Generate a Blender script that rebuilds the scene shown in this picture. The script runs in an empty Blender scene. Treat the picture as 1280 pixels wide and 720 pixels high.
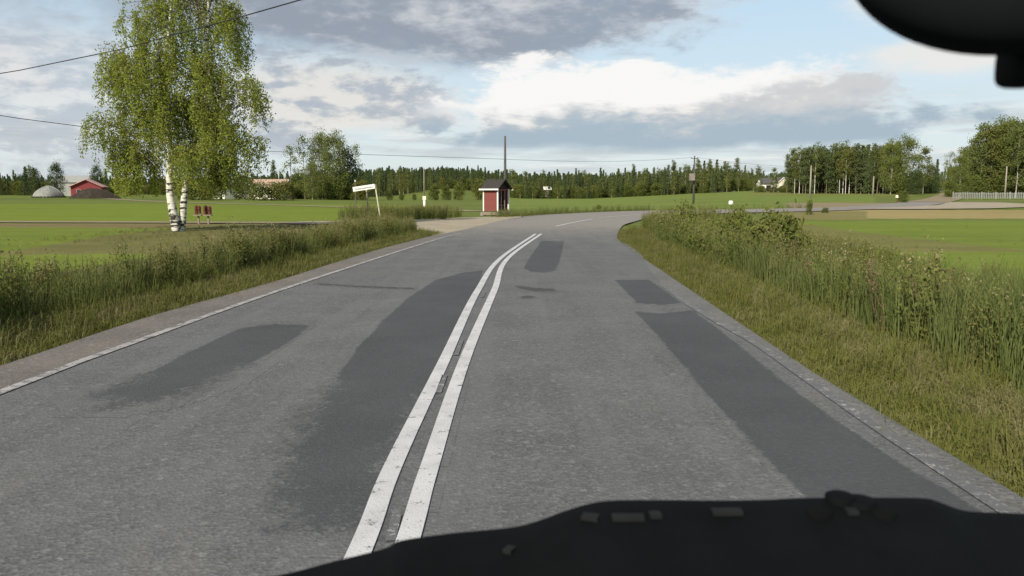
import bpy, math, random
import numpy as np
from mathutils import Vector, Matrix
PI = math.pi
R = math.radians
rnd = random.Random(7)
rng = np.random.default_rng(7)
S = bpy.context.scene
C = S.collection

# ------------------------------------------------------------------ camera
EYE = 1.5
PITCH = math.atan(117 / 1000)
cam_d = bpy.data.cameras.new("camera")
cam = bpy.data.objects.new("camera", cam_d)
C.objects.link(cam)
cam.location = (0, 0, EYE)
cam.rotation_euler = (PI / 2 - PITCH, 0, 0)
cam_d.sensor_width = 36
cam_d.lens = 28.125
cam_d.clip_start = 0.05
cam_d.clip_end = 12000
cam_d.dof.use_dof = True
cam_d.dof.focus_distance = 18
cam_d.dof.aperture_fstop = 8
S.camera = cam

# ------------------------------------------------------------------ colour management
S.view_settings.view_transform = 'Standard'
S.view_settings.look = 'None'
S.view_settings.gamma = 1.0
S.view_settings.use_curve_mapping = False
S.view_settings.exposure = 0.35

# ------------------------------------------------------------------ sun
SUN_AZ = math.atan2(-0.50, -0.866)      # where the sun stands, from +Y towards +X
SUN_EL = R(34)
sd = bpy.data.lights.new("sun", 'SUN')
sd.energy = 5.0
sd.angle = R(0.6)
sd.color = (1.0, 0.91, 0.76)
so = bpy.data.objects.new("sun", sd)
C.objects.link(so)
sv = Vector((math.sin(SUN_AZ) * math.cos(SUN_EL), math.cos(SUN_AZ) * math.cos(SUN_EL), math.sin(SUN_EL)))
so.rotation_euler = sv.to_track_quat('Z', 'Y').to_euler()
so.location = sv * 60

# ------------------------------------------------------------------ node helper
class NT:
    def __init__(self, tree):
        self.t = tree
        tree.nodes.clear()
    def n(self, typ, ins=None, **props):
        nd = self.t.nodes.new(typ)
        for k, v in props.items():
            setattr(nd, k, v)
        for k, v in (ins or {}).items():
            self.put(nd.inputs[k], v)
        return nd
    def put(self, sock, v):
        if isinstance(v, bpy.types.NodeSocket):
            self.t.links.new(v, sock)
        else:
            if isinstance(v, (tuple, list)) and len(v) == 3 and sock.type == 'RGBA':
                v = (*v, 1)
            sock.default_value = v
    def m(self, op, a, b=0.0, c=0.0, clamp=False):
        nd = self.n('ShaderNodeMath', operation=op, use_clamp=clamp)
        self.put(nd.inputs[0], a); self.put(nd.inputs[1], b); self.put(nd.inputs[2], c)
        return nd.outputs[0]
    def ss(self, x, lo, hi):
        nd = self.n('ShaderNodeMapRange', interpolation_type='SMOOTHSTEP')
        self.put(nd.inputs[0], x); self.put(nd.inputs[1], lo); self.put(nd.inputs[2], hi)
        return nd.outputs[0]
    def mix(self, f, a, b, blend='MIX'):
        nd = self.n('ShaderNodeMix', data_type='RGBA', blend_type=blend)
        self.put(nd.inputs[0], f); self.put(nd.inputs[6], a); self.put(nd.inputs[7], b)
        return nd.outputs[2]
    def noise(self, vec, scale, detail=4, rough=0.55, dist=0.0):
        nd = self.n('ShaderNodeTexNoise')
        if vec is not None: self.put(nd.inputs['Vector'], vec)
        nd.inputs['Scale'].default_value = scale
        nd.inputs['Detail'].default_value = detail
        nd.inputs['Roughness'].default_value = rough
        nd.inputs['Distortion'].default_value = dist
        return nd.outputs[0]
    def mapping(self, vec, scale=(1, 1, 1), loc=(0, 0, 0)):
        nd = self.n('ShaderNodeMapping')
        self.put(nd.inputs[0], vec)
        nd.inputs['Scale'].default_value = scale
        nd.inputs['Location'].default_value = loc
        return nd.outputs[0]

# ------------------------------------------------------------------ world: daylight sky with broken cloud
W = bpy.data.worlds.new("World")
S.world = W
W.use_nodes = True
w = NT(W.node_tree)
sky = w.n('ShaderNodeTexSky', sky_type='NISHITA')
sky.sun_disc = False
sky.sun_elevation = SUN_EL
sky.sun_rotation = SUN_AZ
sky.air_density = 1.0
sky.dust_density = 1.2
sky.ozone_density = 1.5
tc = w.n('ShaderNodeTexCoord')
sep = w.n('ShaderNodeSeparateXYZ', {0: tc.outputs['Generated']})
dx, dy, dz = sep.outputs
az = w.m('MULTIPLY', w.m('ARCTAN2', dx, dy), 1000)          # milliradians right of the view axis
el = w.m('MULTIPLY', w.m('ARCSINE', dz), 1000)              # milliradians over the horizon
dirv = w.mapping(tc.outputs['Generated'], (1, 1, 2.6))
wide = w.noise(dirv, 3.2, 5, 0.55)
mid = w.noise(dirv, 8.0, 6, 0.6, 0.3)
fine = w.noise(dirv, 24.0, 6, 0.62, 0.2)
midc = w.m('SUBTRACT', mid, 0.5); finec = w.m('SUBTRACT', fine, 0.5); widec = w.m('SUBTRACT', wide, 0.5)
wobble = w.m('ADD', w.m('MULTIPLY', midc, 1.0), w.m('MULTIPLY', finec, 0.55))

def blob(ca, ce, ra, re, soft=0.45, rough=1.0, flat=None):
    """soft-edged cloud body: an ellipse in angle whose rim is broken by noise"""
    u_ = w.m('DIVIDE', w.m('SUBTRACT', az, ca), ra)
    e_ = w.m('DIVIDE', w.m('SUBTRACT', el, ce), re)
    d = w.m('SQRT', w.m('ADD', w.m('MULTIPLY', u_, u_), w.m('MULTIPLY', e_, e_)))
    d = w.m('ADD', d, w.m('MULTIPLY', wobble, rough * 1.6))
    k = w.ss(d, 1.0 + soft / 2, 1.0 - soft / 2)
    nd = k.node
    nd.inputs[1].default_value = 1.0 - soft / 2; nd.inputs[2].default_value = 1.0 + soft / 2
    k = w.m('SUBTRACT', 1.0, k)
    if flat is not None:                                    # flat cloud base
        k = w.m('MULTIPLY', k, w.ss(w.m('ADD', el, w.m('MULTIPLY', wobble, 22)), flat - 8, flat + 10))
    return k

K = 7.9      # cloud colours are divided out by the 0.1 background strength
def col(r, g, b): return (r * K, g * K, b * K)
el_n = w.ss(el, 0, 330)
# clear sky: the physical sky under a thin high veil
veil = w.mix(el_n, col(0.74, 0.82, 0.84), col(0.52, 0.74, 0.92))
clear = w.mix(0.85, sky.outputs[0], veil)
# thin streaks low down
band_v = w.mapping(tc.outputs['Generated'], (1.6, 1.6, 22))
band = w.noise(band_v, 3.0, 5, 0.55, 0.2)
bandm = w.m('MULTIPLY', w.ss(band, 0.48, 0.66), w.m('SUBTRACT', 1.0, w.ss(el, 60, 130)))
clear = w.mix(w.m('MULTIPLY', bandm, 0.75), clear, col(0.55, 0.60, 0.63))
puff = w.m('MULTIPLY', w.ss(w.noise(band_v, 5.5, 5, 0.6, 0.4), 0.55, 0.72), w.m('SUBTRACT', 1.0, w.ss(el, 70, 170)))
clear = w.mix(w.m('MULTIPLY', puff, 0.7), clear, col(0.88, 0.88, 0.85))

# broken grey deck that carries on overhead and all round
deck_dir = w.m('ADD', w.m('MULTIPLY', widec, 330), w.m('ADD', w.m('MULTIPLY', midc, 190), w.m('MULTIPLY', finec, 90)))
slant = w.m('MULTIPLY', w.ss(az, -180, 330), 150)           # its edge climbs to the right
deck = w.ss(w.m('SUBTRACT', w.m('ADD', el, deck_dir), slant), 128, 205)
deck = w.m('MULTIPLY', deck, w.m('SUBTRACT', 1.0, w.m('MULTIPLY', blob(420, 210, 260, 150, 0.8, 0.4), 0.95)))
dl = w.m('ADD', w.m('MULTIPLY', wide, 0.5), w.m('ADD', w.m('MULTIPLY', mid, 0.45), w.m('MULTIPLY', fine, 0.25)))
deck_col = w.mix(w.ss(dl, 0.50, 0.82), col(0.33, 0.375, 0.44), col(0.70, 0.715, 0.735))
out = w.mix(w.m('MULTIPLY', deck, 0.96), clear, deck_col)

dk = blob(-80, 226, 350, 62, 0.6, 0.9)
dk_col = w.mix(w.ss(w.m('ADD', w.m('ADD', mid, w.m('MULTIPLY', finec, 0.5)), w.m('MULTIPLY', az, 0.00035)), 0.40, 0.72), col(0.30, 0.345, 0.415), col(0.64, 0.66, 0.69))
out = w.mix(w.m('MULTIPLY', dk, 0.93), out, dk_col)
# cream broken heaps, left of centre
lf = blob(-225, 112, 150, 50, 0.7, 1.2)
lf_col = w.mix(w.ss(w.m('ADD', mid, w.m('MULTIPLY', finec, 0.8)), 0.40, 0.62), col(0.42, 0.46, 0.52), col(0.80, 0.765, 0.71))
out = w.mix(w.m('MULTIPLY', lf, 0.85), out, lf_col)
lf2 = blob(-520, 105, 170, 75, 0.7, 1.2)
lf2_col = w.mix(w.ss(w.m('ADD', mid, w.m('MULTIPLY', finec, 0.8)), 0.42, 0.66), col(0.46, 0.50, 0.56), col(0.80, 0.80, 0.79))
out = w.mix(w.m('MULTIPLY', lf2, 0.7), out, lf2_col)
# little fair-weather clouds at right
for ca, ce, ra, re in ((445, 208, 62, 20), (505, 148, 85, 20)):
    b_ = blob(ca, ce, ra, re, 0.9, 1.0)
    out = w.mix(w.m('MULTIPLY', b_, 0.8), out, col(0.86, 0.83, 0.78))
# long cumulus with a flat blue-grey base
cu = blob(195, 88, 272, 60, 0.34, 0.95, flat=54)
cu2 = blob(90, 118, 150, 42, 0.3, 1.0)
cum = w.m('MAXIMUM', cu, cu2)
top = w.m('ADD', el, w.m('ADD', w.m('MULTIPLY', wobble, 78), w.m('MULTIPLY', az, -0.03)))
shade = w.ss(top, 70, 100)
cu_col = w.mix(shade, col(0.39, 0.49, 0.57), col(0.62, 0.63, 0.64))
warm = w.ss(w.m('ADD', mid, w.m('MULTIPLY', finec, 1.1)), 0.44, 0.66)
top = w.m('SUBTRACT', top, w.m('MULTIPLY', w.ss(az, 120, 420), 26))
cu_col = w.mix(w.m('MULTIPLY', warm, w.ss(top, 74, 96)), cu_col, col(0.76, 0.735, 0.70))
cu_col = w.mix(w.m('MULTIPLY', w.ss(top, 82, 106), w.m('SUBTRACT', 1.0, w.m('MULTIPLY', w.ss(mid, 0.52, 0.40), 0.0))), cu_col, col(0.95, 0.94, 0.92))
out = w.mix(w.m('MULTIPLY', cum, 0.97), out, cu_col)
bg = w.n('ShaderNodeBackground', {'Color': out, 'Strength': 0.1})
wo = w.n('ShaderNodeOutputWorld')
w.t.links.new(bg.outputs[0], wo.inputs[0])

# ------------------------------------------------------------------ object helpers
def tag(o, label=None, cat=None, group=None, kind=None):
    if label: o["label"] = label
    if cat: o["category"] = cat
    if group: o["group"] = group
    if kind: o["kind"] = kind
    return o

def thing(name, label, cat, loc=(0, 0, 0), rz=0.0, group=None):
    o = bpy.data.objects.new(name, None)
    o.empty_display_size = 0.2
    C.objects.link(o)
    o.location = loc
    o.rotation_euler = (0, 0, rz)
    return tag(o, label, cat, group)

def rotz(p, a):
    c, s = math.cos(a), math.sin(a)
    return (p[0] * c - p[1] * s, p[0] * s + p[1] * c, p[2])

class MB:
    """collects shapes and links them as one mesh object"""
    def __init__(self):
        self.v = []; self.f = []; self.mi = []; self.tint = []
    def add(self, vs, fs, tint=0.5, mat=0):
        b = len(self.v)
        self.v.extend(tuple(map(float, p)) for p in vs)
        self.f.extend(tuple(int(i) + b for i in f) for f in fs)
        self.mi.extend([mat] * len(fs))
        if np.ndim(tint) == 0: self.tint.extend([float(tint)] * len(vs))
        else: self.tint.extend(map(float, tint))
        return self
    def box(self, c, s, rz=0.0, mat=0, tint=0.5, tilt=None):
        x, y, z = s[0] / 2, s[1] / 2, s[2] / 2
        vs = [(-x, -y, -z), (x, -y, -z), (x, y, -z), (-x, y, -z), (-x, -y, z), (x, -y, z), (x, y, z), (-x, y, z)]
        if tilt is not None: vs = [tuple(tilt @ Vector(p)) for p in vs]
        vs = [rotz(p, rz) for p in vs]
        vs = [(p[0] + c[0], p[1] + c[1], p[2] + c[2]) for p in vs]
        return self.add(vs, [(0, 3, 2, 1), (4, 5, 6, 7), (0, 1, 5, 4), (1, 2, 6, 5), (2, 3, 7, 6), (3, 0, 4, 7)], tint, mat)
    def tube(self, pts, rad, n=6, mat=0, tint=0.5, cap=True):
        pts = [Vector(p) for p in pts]
        if not hasattr(rad, '__len__'): rad = [rad] * len(pts)
        vs, fs = [], []
        for i, p in enumerate(pts):
            d = (pts[min(i + 1, len(pts) - 1)] - pts[max(i - 1, 0)]).normalized()
            a = d.cross(Vector((0, 1, 0.01)) if abs(d.z) > 0.8 else Vector((0, 0, 1))).normalized()
            b = d.cross(a)
            for k in range(n):
                t = 2 * PI * k / n
                vs.append(p + a * (math.cos(t) * rad[i]) + b * (math.sin(t) * rad[i]))
        for i in range(len(pts) - 1):
            for k in range(n):
                k2 = (k + 1) % n
                fs.append((i * n + k, i * n + k2, (i + 1) * n + k2, (i + 1) * n + k))
        if cap:
            fs.append(tuple(range(n))[::-1]); fs.append(tuple((len(pts) - 1) * n + k for k in range(n)))
        return self.add(vs, fs, tint, mat)
    def leaves(self, c, size, mat=0, tint=None, droop=0.0, aspect=0.55, up=0.0):
        """one small diamond leaf (or leaf spray) at every centre"""
        c = np.asarray(c, float); n = len(c)
        if n == 0: return self
        size = np.broadcast_to(np.asarray(size, float), (n,)) * rng.uniform(0.7, 1.3, n)
        a = rng.normal(size=(n, 3)); a[:, 2] -= droop; a[:, 2] += up
        a /= np.linalg.norm(a, axis=1)[:, None] + 1e-9
        b = np.cross(a, rng.normal(size=(n, 3))); b /= np.linalg.norm(b, axis=1)[:, None] + 1e-9
        a *= (size / 2)[:, None]; b *= (size * aspect / 2)[:, None]
        vs = np.stack([c - a, c + b, c + a, c - b], 1).reshape(-1, 3)
        base = len(self.v)
        self.v.extend(map(tuple, vs.tolist()))
        idx = (np.arange(n * 4) + base).reshape(n, 4)
        self.f.extend(map(tuple, idx.tolist()))
        self.mi.extend([mat] * n)
        if tint is None: tint = rng.uniform(0, 1, n)
        self.tint.extend(np.repeat(np.broadcast_to(tint, (n,)), 4).tolist())
        return self
    def mesh(self, name, mats, smooth=False):
        me = bpy.data.meshes.new(name)
        me.from_pydata(self.v, [], self.f)
        for m_ in (mats if isinstance(mats, (list, tuple)) else [mats]): me.materials.append(m_)
        me.polygons.foreach_set('material_index', self.mi)
        if smooth: me.polygons.foreach_set('use_smooth', [True] * len(self.f))
        at = me.attributes.new('tint', 'FLOAT', 'POINT')
        at.data.foreach_set('value', self.tint)
        me.update()
        return me
    def build(self, name, mats, parent=None, smooth=False):
        o = bpy.data.objects.new(name, self.mesh(name, mats, smooth))
        C.objects.link(o)
        if parent: o.parent = parent
        return o

def copy_thing(o, loc=None, rz=None, scale=None, label=None, group=None):
    """a thing with its parts and sub-parts, mesh data shared"""
    def rec(s, parent):
        c = s.copy(); C.objects.link(c)
        if parent: c.parent = parent
        for ch in list(kids.get(s.name, ())): rec(ch, c)
        return c
    kids = {}
    def gather(s):
        kids[s.name] = list(s.children)
        for ch in s.children: gather(ch)
    gather(o)
    r = rec(o, None)
    if loc is not None: r.location = loc
    if rz is not None: r.rotation_euler = (0, 0, rz)
    if scale is not None: r.scale = scale
    if label: r["label"] = label
    if group: r["group"] = group
    return r

# ------------------------------------------------------------------ geometry of the view
cp, sp = math.cos(PITCH), math.sin(PITCH)
def ray(u, v):
    x, y = (u - 640) / 1000, (360 - v) / 1000
    d = np.array([x, cp + y * sp, -sp + y * cp])
    return d / d[1]                        # one metre of depth per unit
def at(u, v, Y):
    """where the sight line through a measured photo point is Y metres away"""
    d = ray(u, v) * Y
    return Vector((d[0], d[1], EYE + d[2]))

def g0(u, v):
    d = ray(u, v)
    t = EYE / -d[2]
    return (d[0] * t, d[1] * t)
LE = [(-4.75, -40), (-4.6, 0)] + [g0(*p) for p in ((24, 450), (150, 405), (290, 369), (420, 328), (480, 310), (547, 293))]
RE = [(2.35, -40), (2.45, 0)] + [g0(*p) for p in ((1254, 608), (1096, 519), (972, 436), (905, 391), (856, 358), (794, 316), (771, 298))]
RE.append((4.5, 33.0))
LEy = np.array([p[1] for p in LE]); LEx = np.array([p[0] for p in LE])
REy = np.array([p[1] for p in RE]); REx = np.array([p[0] for p in RE])
def eL(y): return np.interp(y, LEy, LEx)
def eR(y): return np.interp(y, REy, REx)

SL_T = np.array([-3.0, -0.7, -0.3, -0.12, 0.0, 0.1, 0.2, 0.29, 0.4, 0.55, 0.8, 3.0])
SL_S = np.array([.009, .009, .0065, .0008, .0004, .0012, .0085, .0150, .0140, .0135, .013, .006])
def H(x, y):
    """height of the land"""
    x = np.asarray(x, float); y = np.asarray(y, float)
    r = np.where(y > 0, y, np.hypot(x, y) * 0.5)
    t = x / np.maximum(np.abs(y), 1.0)
    t = np.where(y > 0, t, 3.0 * np.sign(x))
    s = np.interp(t, SL_T, SL_S)
    q = np.clip(r - 72, 0, None)
    q = np.where(q < 24, q * q / 48, q - 12)
    q = np.where(q > 190, 190 + (q - 190) * 0.25, q)
    k_ = np.clip((y - 212) / 80, 0, 1)
    z = s * q - 0.06 + 3.6 * k_ * k_ * (3 - 2 * k_) * np.exp(-((t + .080) / .055) ** 2) * (y > 0)
    dl = eL(y) - x; dr = x - eR(y)
    wl = np.clip((31 - y) / 7, 0, 1); wr = np.clip((44 - y) / 8, 0, 1)
    pl = np.interp(dl, [0, 1.0, 1.7, 2.9, 4.6, 9, 40], [0, .02, -.12, -.42, -.20, -.22, -.12])
    pr = np.interp(dr, [0, 1.1, 1.8, 3.0, 4.8, 9, 40], [0, .02, -.12, -.42, -.18, -.16, -.10])
    z = z + np.where(dl > 0, pl * wl, 0) + np.where(dr > 0, pr * wr, 0)
    return z
def hz(x, y): return float(H(np.array([x]), np.array([y]))[0])
def G(u, v):
    """point of the land seen at a photo point"""
    d = ray(u, v)
    t = np.geomspace(2, 900, 6000)
    dif = EYE + d[2] * t - H(d[0] * t, t)
    k = np.argmax(dif < 0) if (dif < 0).any() else len(t) - 1
    return Vector((d[0] * t[k], t[k], float(H(d[0] * t[k], t[k]))))
def gp(u, Y, dz=0.0):
    """a spot on the ground Y metres ahead, in the compass direction of photo column u"""
    x = (u - 640) / 1000 * Y * 1.0
    return Vector((x, Y, hz(x, Y) + dz))

def spline(P, n):
    """Catmull-Rom through points, n samples a span"""
    P = [np.array(p, float) for p in P]
    P = [2 * P[0] - P[1]] + P + [2 * P[-1] - P[-2]]
    o = []
    for i in range(1, len(P) - 2):
        for k in range(n):
            t = k / n
            a, b, c, d = P[i - 1:i + 3]
            o.append(0.5 * (2 * b + (c - a) * t + (2 * a - 5 * b + 4 * c - d) * t * t + (3 * b - a - 3 * c + d) * t ** 3))
    o.append(P[-2])
    return o

# ------------------------------------------------------------------ materials
def new_mat(name):
    m_ = bpy.data.materials.new(name)
    m_.use_nodes = True
    return m_, NT(m_.node_tree)

def finish(t, base, rough=0.8, bump=None, bstr=0.3, bdist=0.02, spec=0.3, metal=0.0, coord=None):
    p = t.n('ShaderNodeBsdfPrincipled')
    t.put(p.inputs['Base Color'], base); t.put(p.inputs['Roughness'], rough)
    p.inputs['Specular IOR Level'].default_value = spec
    p.inputs['Metallic'].default_value = metal
    if bump is not None:
        b = t.n('ShaderNodeBump', {'Height': bump, 'Strength': bstr, 'Distance': bdist})
        t.t.links.new(b.outputs[0], p.inputs['Normal'])
    o = t.n('ShaderNodeOutputMaterial')
    t.t.links.new(p.outputs[0], o.inputs[0])
    return p

def plain(name, c, rough=0.75, var=0.25, scale=6.0, spec=0.3, stretch=(1, 1, 1), bstr=0.15, metal=0.0):
    m_, t = new_mat(name)
    g = t.mapping(t.n('ShaderNodeTexCoord').outputs['Object'], stretch)
    nz = t.noise(g, scale, 5, 0.6)
    f = t.ss(nz, 0.3, 0.7)
    base = t.mix(f, tuple(x * (1 - var) for x in c), tuple(min(1, x * (1 + var)) for x in c))
    finish(t, base, rough, nz, bstr, 0.01, spec, metal)
    return m_

def foliage(name, dark, light, trans=0.3, warm=None):
    """leaf colour: each leaf its own tint, each plant its own shade"""
    m_, t = new_mat(name)
    at_ = t.n('ShaderNodeAttribute', attribute_name='tint')
    oi = t.n('ShaderNodeObjectInfo')
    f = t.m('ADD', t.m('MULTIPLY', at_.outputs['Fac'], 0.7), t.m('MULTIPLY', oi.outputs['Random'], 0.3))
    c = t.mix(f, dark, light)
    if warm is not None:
        c = t.mix(t.ss(oi.outputs['Random'], 0.55, 1.0), c, t.mix(0.45, c, warm))
    d = t.n('ShaderNodeBsdfDiffuse', {'Color': c, 'Roughness': 0.6})
    tr = t.n('ShaderNodeBsdfTranslucent', {'Color': c})
    mx = t.n('ShaderNodeMixShader', {0: trans})
    t.t.links.new(d.outputs[0], mx.inputs[1]); t.t.links.new(tr.outputs[0], mx.inputs[2])
    o = t.n('ShaderNodeOutputMaterial')
    t.t.links.new(mx.outputs[0], o.inputs[0])
    return m_

def asphalt(name, c, speck=0.5, dust=(0.2, 0.18, 0.15), dustf=0.15, tracks=True, grain=52, far=None, patch=None):
    m_, t = new_mat(name)
    g = t.n('ShaderNodeTexCoord').outputs['Object']
    v1 = t.n('ShaderNodeTexVoronoi', {'Vector': g, 'Scale': grain}); rnd_c = t.n('ShaderNodeSeparateColor', {0: v1.outputs['Color']}).outputs[0]
    v2 = t.n('ShaderNodeTexVoronoi', {'Vector': g, 'Scale': grain * 0.6}); rnd_d = t.n('ShaderNodeSeparateColor', {0: v2.outputs['Color']}).outputs[1]
    big = t.noise(g, 0.9, 5, 0.6)
    med = t.noise(g, 5.0, 5, 0.65)
    base = t.mix(t.ss(big, 0.3, 0.7), tuple(x * 0.86 for x in c), tuple(x * 1.14 for x in c))
    base = t.mix(t.m('MULTIPLY', t.ss(med, 0.42, 0.72), 0.35), base, tuple(x * 0.78 for x in c))
    base = t.mix(t.m('MULTIPLY', t.ss(rnd_c, 0.55, 1.0), speck), base, tuple(min(1, x * 1.9) for x in c))
    base = t.mix(t.m('MULTIPLY', t.ss(rnd_c, 0.35, 0.0), speck), base, tuple(x * 0.45 for x in c))
    base = t.mix(t.m('MULTIPLY', t.ss(rnd_d, 0.965, 0.995), speck * 0.8), base, tuple(min(1, x * 2.6) for x in c))
    if tracks:
        wv = t.noise(t.mapping(g, (2.2, 0.05, 1)), 1.3, 3, 0.6)
        base = t.mix(t.m('MULTIPLY', t.ss(wv, 0.42, 0.68), 0.42), base, tuple(x * 1.3 for x in c))
    dn = t.noise(t.mapping(g, (1, 0.35, 1)), 1.6, 6, 0.7)
    base = t.mix(t.m('MULTIPLY', t.ss(dn, 0.5, 0.75), dustf), base, dust)
    if patch is not None:                   # newer mix, thinning out towards its rim
        ed = t.n('ShaderNodeAttribute', attribute_name='tint').outputs['Fac']
        n3 = t.m('ADD', t.m('MULTIPLY', t.noise(g, 22.0, 5, 0.75), 0.6), t.m('MULTIPLY', t.noise(g, 5.0, 4, 0.7), 0.5))
        pf = t.ss(t.m('ADD', ed, t.m('ADD', t.m('MULTIPLY', t.m('SUBTRACT', n3, 0.55), 2.2), t.m('MULTIPLY', t.m('SUBTRACT', rnd_c, 0.5), 0.35))), 0.34, 0.66)
        pc = t.mix(t.ss(big, 0.3, 0.7), tuple(x * 0.9 for x in patch), tuple(x * 1.12 for x in patch))
        pc = t.mix(t.m('MULTIPLY', t.ss(rnd_c, 0.6, 1.0), 0.22), pc, tuple(x * 1.8 for x in patch))
        pc = t.mix(t.m('MULTIPLY', t.ss(med, 0.5, 0.75), 0.3), pc, tuple(x * 1.25 for x in patch))
        base = t.mix(t.m('MULTIPLY', pf, 0.94), base, pc)
    if far is not None:                     # sunlit look of the distant road, put into the colour by distance
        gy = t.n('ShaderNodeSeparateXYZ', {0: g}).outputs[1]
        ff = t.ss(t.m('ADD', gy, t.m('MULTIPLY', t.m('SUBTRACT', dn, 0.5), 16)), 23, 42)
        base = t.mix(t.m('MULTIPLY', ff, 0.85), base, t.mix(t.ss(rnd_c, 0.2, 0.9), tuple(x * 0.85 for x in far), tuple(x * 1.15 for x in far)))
    hgt = t.m('ADD', t.m('MULTIPLY', v1.outputs['Distance'], 0.6), t.m('MULTIPLY', med, 0.6))
    finish(t, base, 0.86, hgt, 0.5, 0.012, 0.25)
    return m_

M = {}
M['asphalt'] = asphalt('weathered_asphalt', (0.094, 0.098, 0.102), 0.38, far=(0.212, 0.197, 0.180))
M['asphalt_far'] = asphalt('sunlit_tone_asphalt', (0.094, 0.098, 0.102), 0.38, far=(0.212, 0.197, 0.180))  # paler tone painted in for sunlight on the distant road
M['patch'] = asphalt('smooth_dark_asphalt', (0.094, 0.098, 0.102), 0.38, far=(0.212, 0.197, 0.180), patch=(0.049, 0.052, 0.057))
M['crack'] = asphalt('bitumen', (0.094, 0.098, 0.102), 0.38, far=(0.212, 0.197, 0.180), patch=(0.045, 0.047, 0.05))
M['shoulder_l'] = asphalt('gritty_shoulder', (0.122, 0.112, 0.106), 0.35, (0.2, 0.17, 0.13), 0.4, False, 50)
M['shoulder_r'] = asphalt('pale_shoulder', (0.112, 0.114, 0.115), 0.35, (0.2, 0.18, 0.15), 0.3, False, 50)
M['gravel'] = asphalt('gravel', (0.27, 0.235, 0.175), 0.3, (0.33, 0.28, 0.2), 0.3, False, 40)
M['track'] = asphalt('tan_track', (0.20, 0.165, 0.105), 0.3, (0.16, 0.15, 0.06), 0.5, False, 40)
M['earth'] = plain('bare_earth', (0.030, 0.023, 0.016), 0.95, 0.35, 1.2)

def paint(name, c, wear):
    """road paint, flat and worn through in places"""
    m_, t = new_mat(name)
    g = t.n('ShaderNodeTexCoord').outputs['Object']
    n1 = t.noise(g, 9, 6, 0.7); n2 = t.noise(g, 70, 3, 0.7)
    f = t.ss(t.m('ADD', n1, t.m('MULTIPLY', t.m('SUBTRACT', n2, 0.5), 0.7)), wear - 0.06, wear + 0.06)
    v1 = t.n('ShaderNodeTexVoronoi', {'Vector': g, 'Scale': 70.0})
    c2 = t.mix(t.ss(t.noise(g, 3, 4), 0.3, 0.7), tuple(x * 0.82 for x in c), c)
    base = t.mix(f, (0.10, 0.104, 0.107), c2)
    finish(t, base, 0.7, v1.outputs['Distance'], 0.3, 0.006, 0.3)
    return m_
M['paint'] = paint('white_road_paint', (0.47, 0.48, 0.50), 0.345)
M['paint_worn'] = paint('worn_road_paint', (0.34, 0.33, 0.335), 0.45)
M['paint_gone'] = paint('nearly_worn_off_paint', (0.30, 0.30, 0.30), 0.60)

# land: cover colour per place, broken by noise at several sizes
m_, t = new_mat('land_cover')
cv = t.n('ShaderNodeAttribute', attribute_name='cover')
g = t.n('ShaderNodeTexCoord').outputs['Object']
a1 = t.noise(g, 0.05, 5, 0.6); a2 = t.noise(g, 0.45, 5, 0.65); a3 = t.noise(g, 6.0, 4, 0.7)
rows = t.noise(t.mapping(g, (0.03, 0.9, 1)), 1.0, 4, 0.6)
f = t.m('ADD', t.m('MULTIPLY', a1, 0.35), t.m('ADD', t.m('MULTIPLY', a2, 0.3), t.m('ADD', t.m('MULTIPLY', a3, 0.25), t.m('MULTIPLY', rows, 0.35))))
k = t.n('ShaderNodeMapRange', {0: f, 1: 0.38, 2: 0.86, 3: 0.66, 4: 1.3}).outputs[0]
sc_ = t.n('ShaderNodeVectorMath', {0: cv.outputs['Color']}, operation='SCALE'); t.put(sc_.inputs['Scale'], k)
yl = t.mix(t.m('MULTIPLY', t.ss(a2, 0.52, 0.75), 0.22), sc_.outputs[0], (0.17, 0.145, 0.05))
finish(t, yl, 0.95, a3, 0.6, 0.08, 0.1)
M['land'] = m_

M['grass'] = foliage('verge_grass', (0.078, 0.096, 0.022), (0.172, 0.180, 0.056), 0.3, (0.15, 0.135, 0.06))
M['dry'] = foliage('dry_grass', (0.130, 0.128, 0.052), (0.240, 0.222, 0.115), 0.3)
M['reed'] = foliage('tall_grass', (0.064, 0.092, 0.026), (0.172, 0.198, 0.070), 0.3, (0.14, 0.14, 0.06))
M['weed'] = foliage('weed_leaf', (0.070, 0.092, 0.024), (0.205, 0.215, 0.068), 0.25, (0.12, 0.11, 0.04))
M['weed_head'] = foliage('seed_head', (0.16, 0.135, 0.07), (0.33, 0.295, 0.17), 0.2)
M['dock'] = foliage('brown_dock', (0.085, 0.062, 0.034), (0.21, 0.165, 0.095), 0.15)
M['shrub'] = foliage('shrub_leaf', (0.055, 0.080, 0.020), (0.165, 0.185, 0.050), 0.25, (0.15, 0.13, 0.035))
M['bloom'] = foliage('white_bloom', (0.6, 0.58, 0.48), (0.8, 0.78, 0.68), 0.2)
M['birch_leaf'] = foliage('birch_leaf', (0.150, 0.190, 0.030), (0.360, 0.405, 0.090), 0.45)
M['far_birch'] = foliage('far_birch_leaf', (0.082, 0.108, 0.032), (0.180, 0.202, 0.066), 0.3, (0.13, 0.13, 0.03))
M['aspen'] = foliage('aspen_leaf', (0.082, 0.112, 0.030), (0.195, 0.222, 0.064), 0.3)
M['dark_tree'] = foliage('dark_leaf', (0.034, 0.056, 0.026), (0.090, 0.115, 0.044), 0.2)
M['spruce'] = foliage('spruce_needle', (0.044, 0.070, 0.034), (0.108, 0.138, 0.056), 0.15, (0.09, 0.11, 0.03))
M['pine'] = foliage('pine_needle', (0.058, 0.082, 0.034), (0.136, 0.160, 0.064), 0.15)
M['bark'] = plain('grey_bark', (0.14, 0.115, 0.085), 0.9, 0.35, 14, 0.2, (1, 1, 0.3), 0.5)
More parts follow.
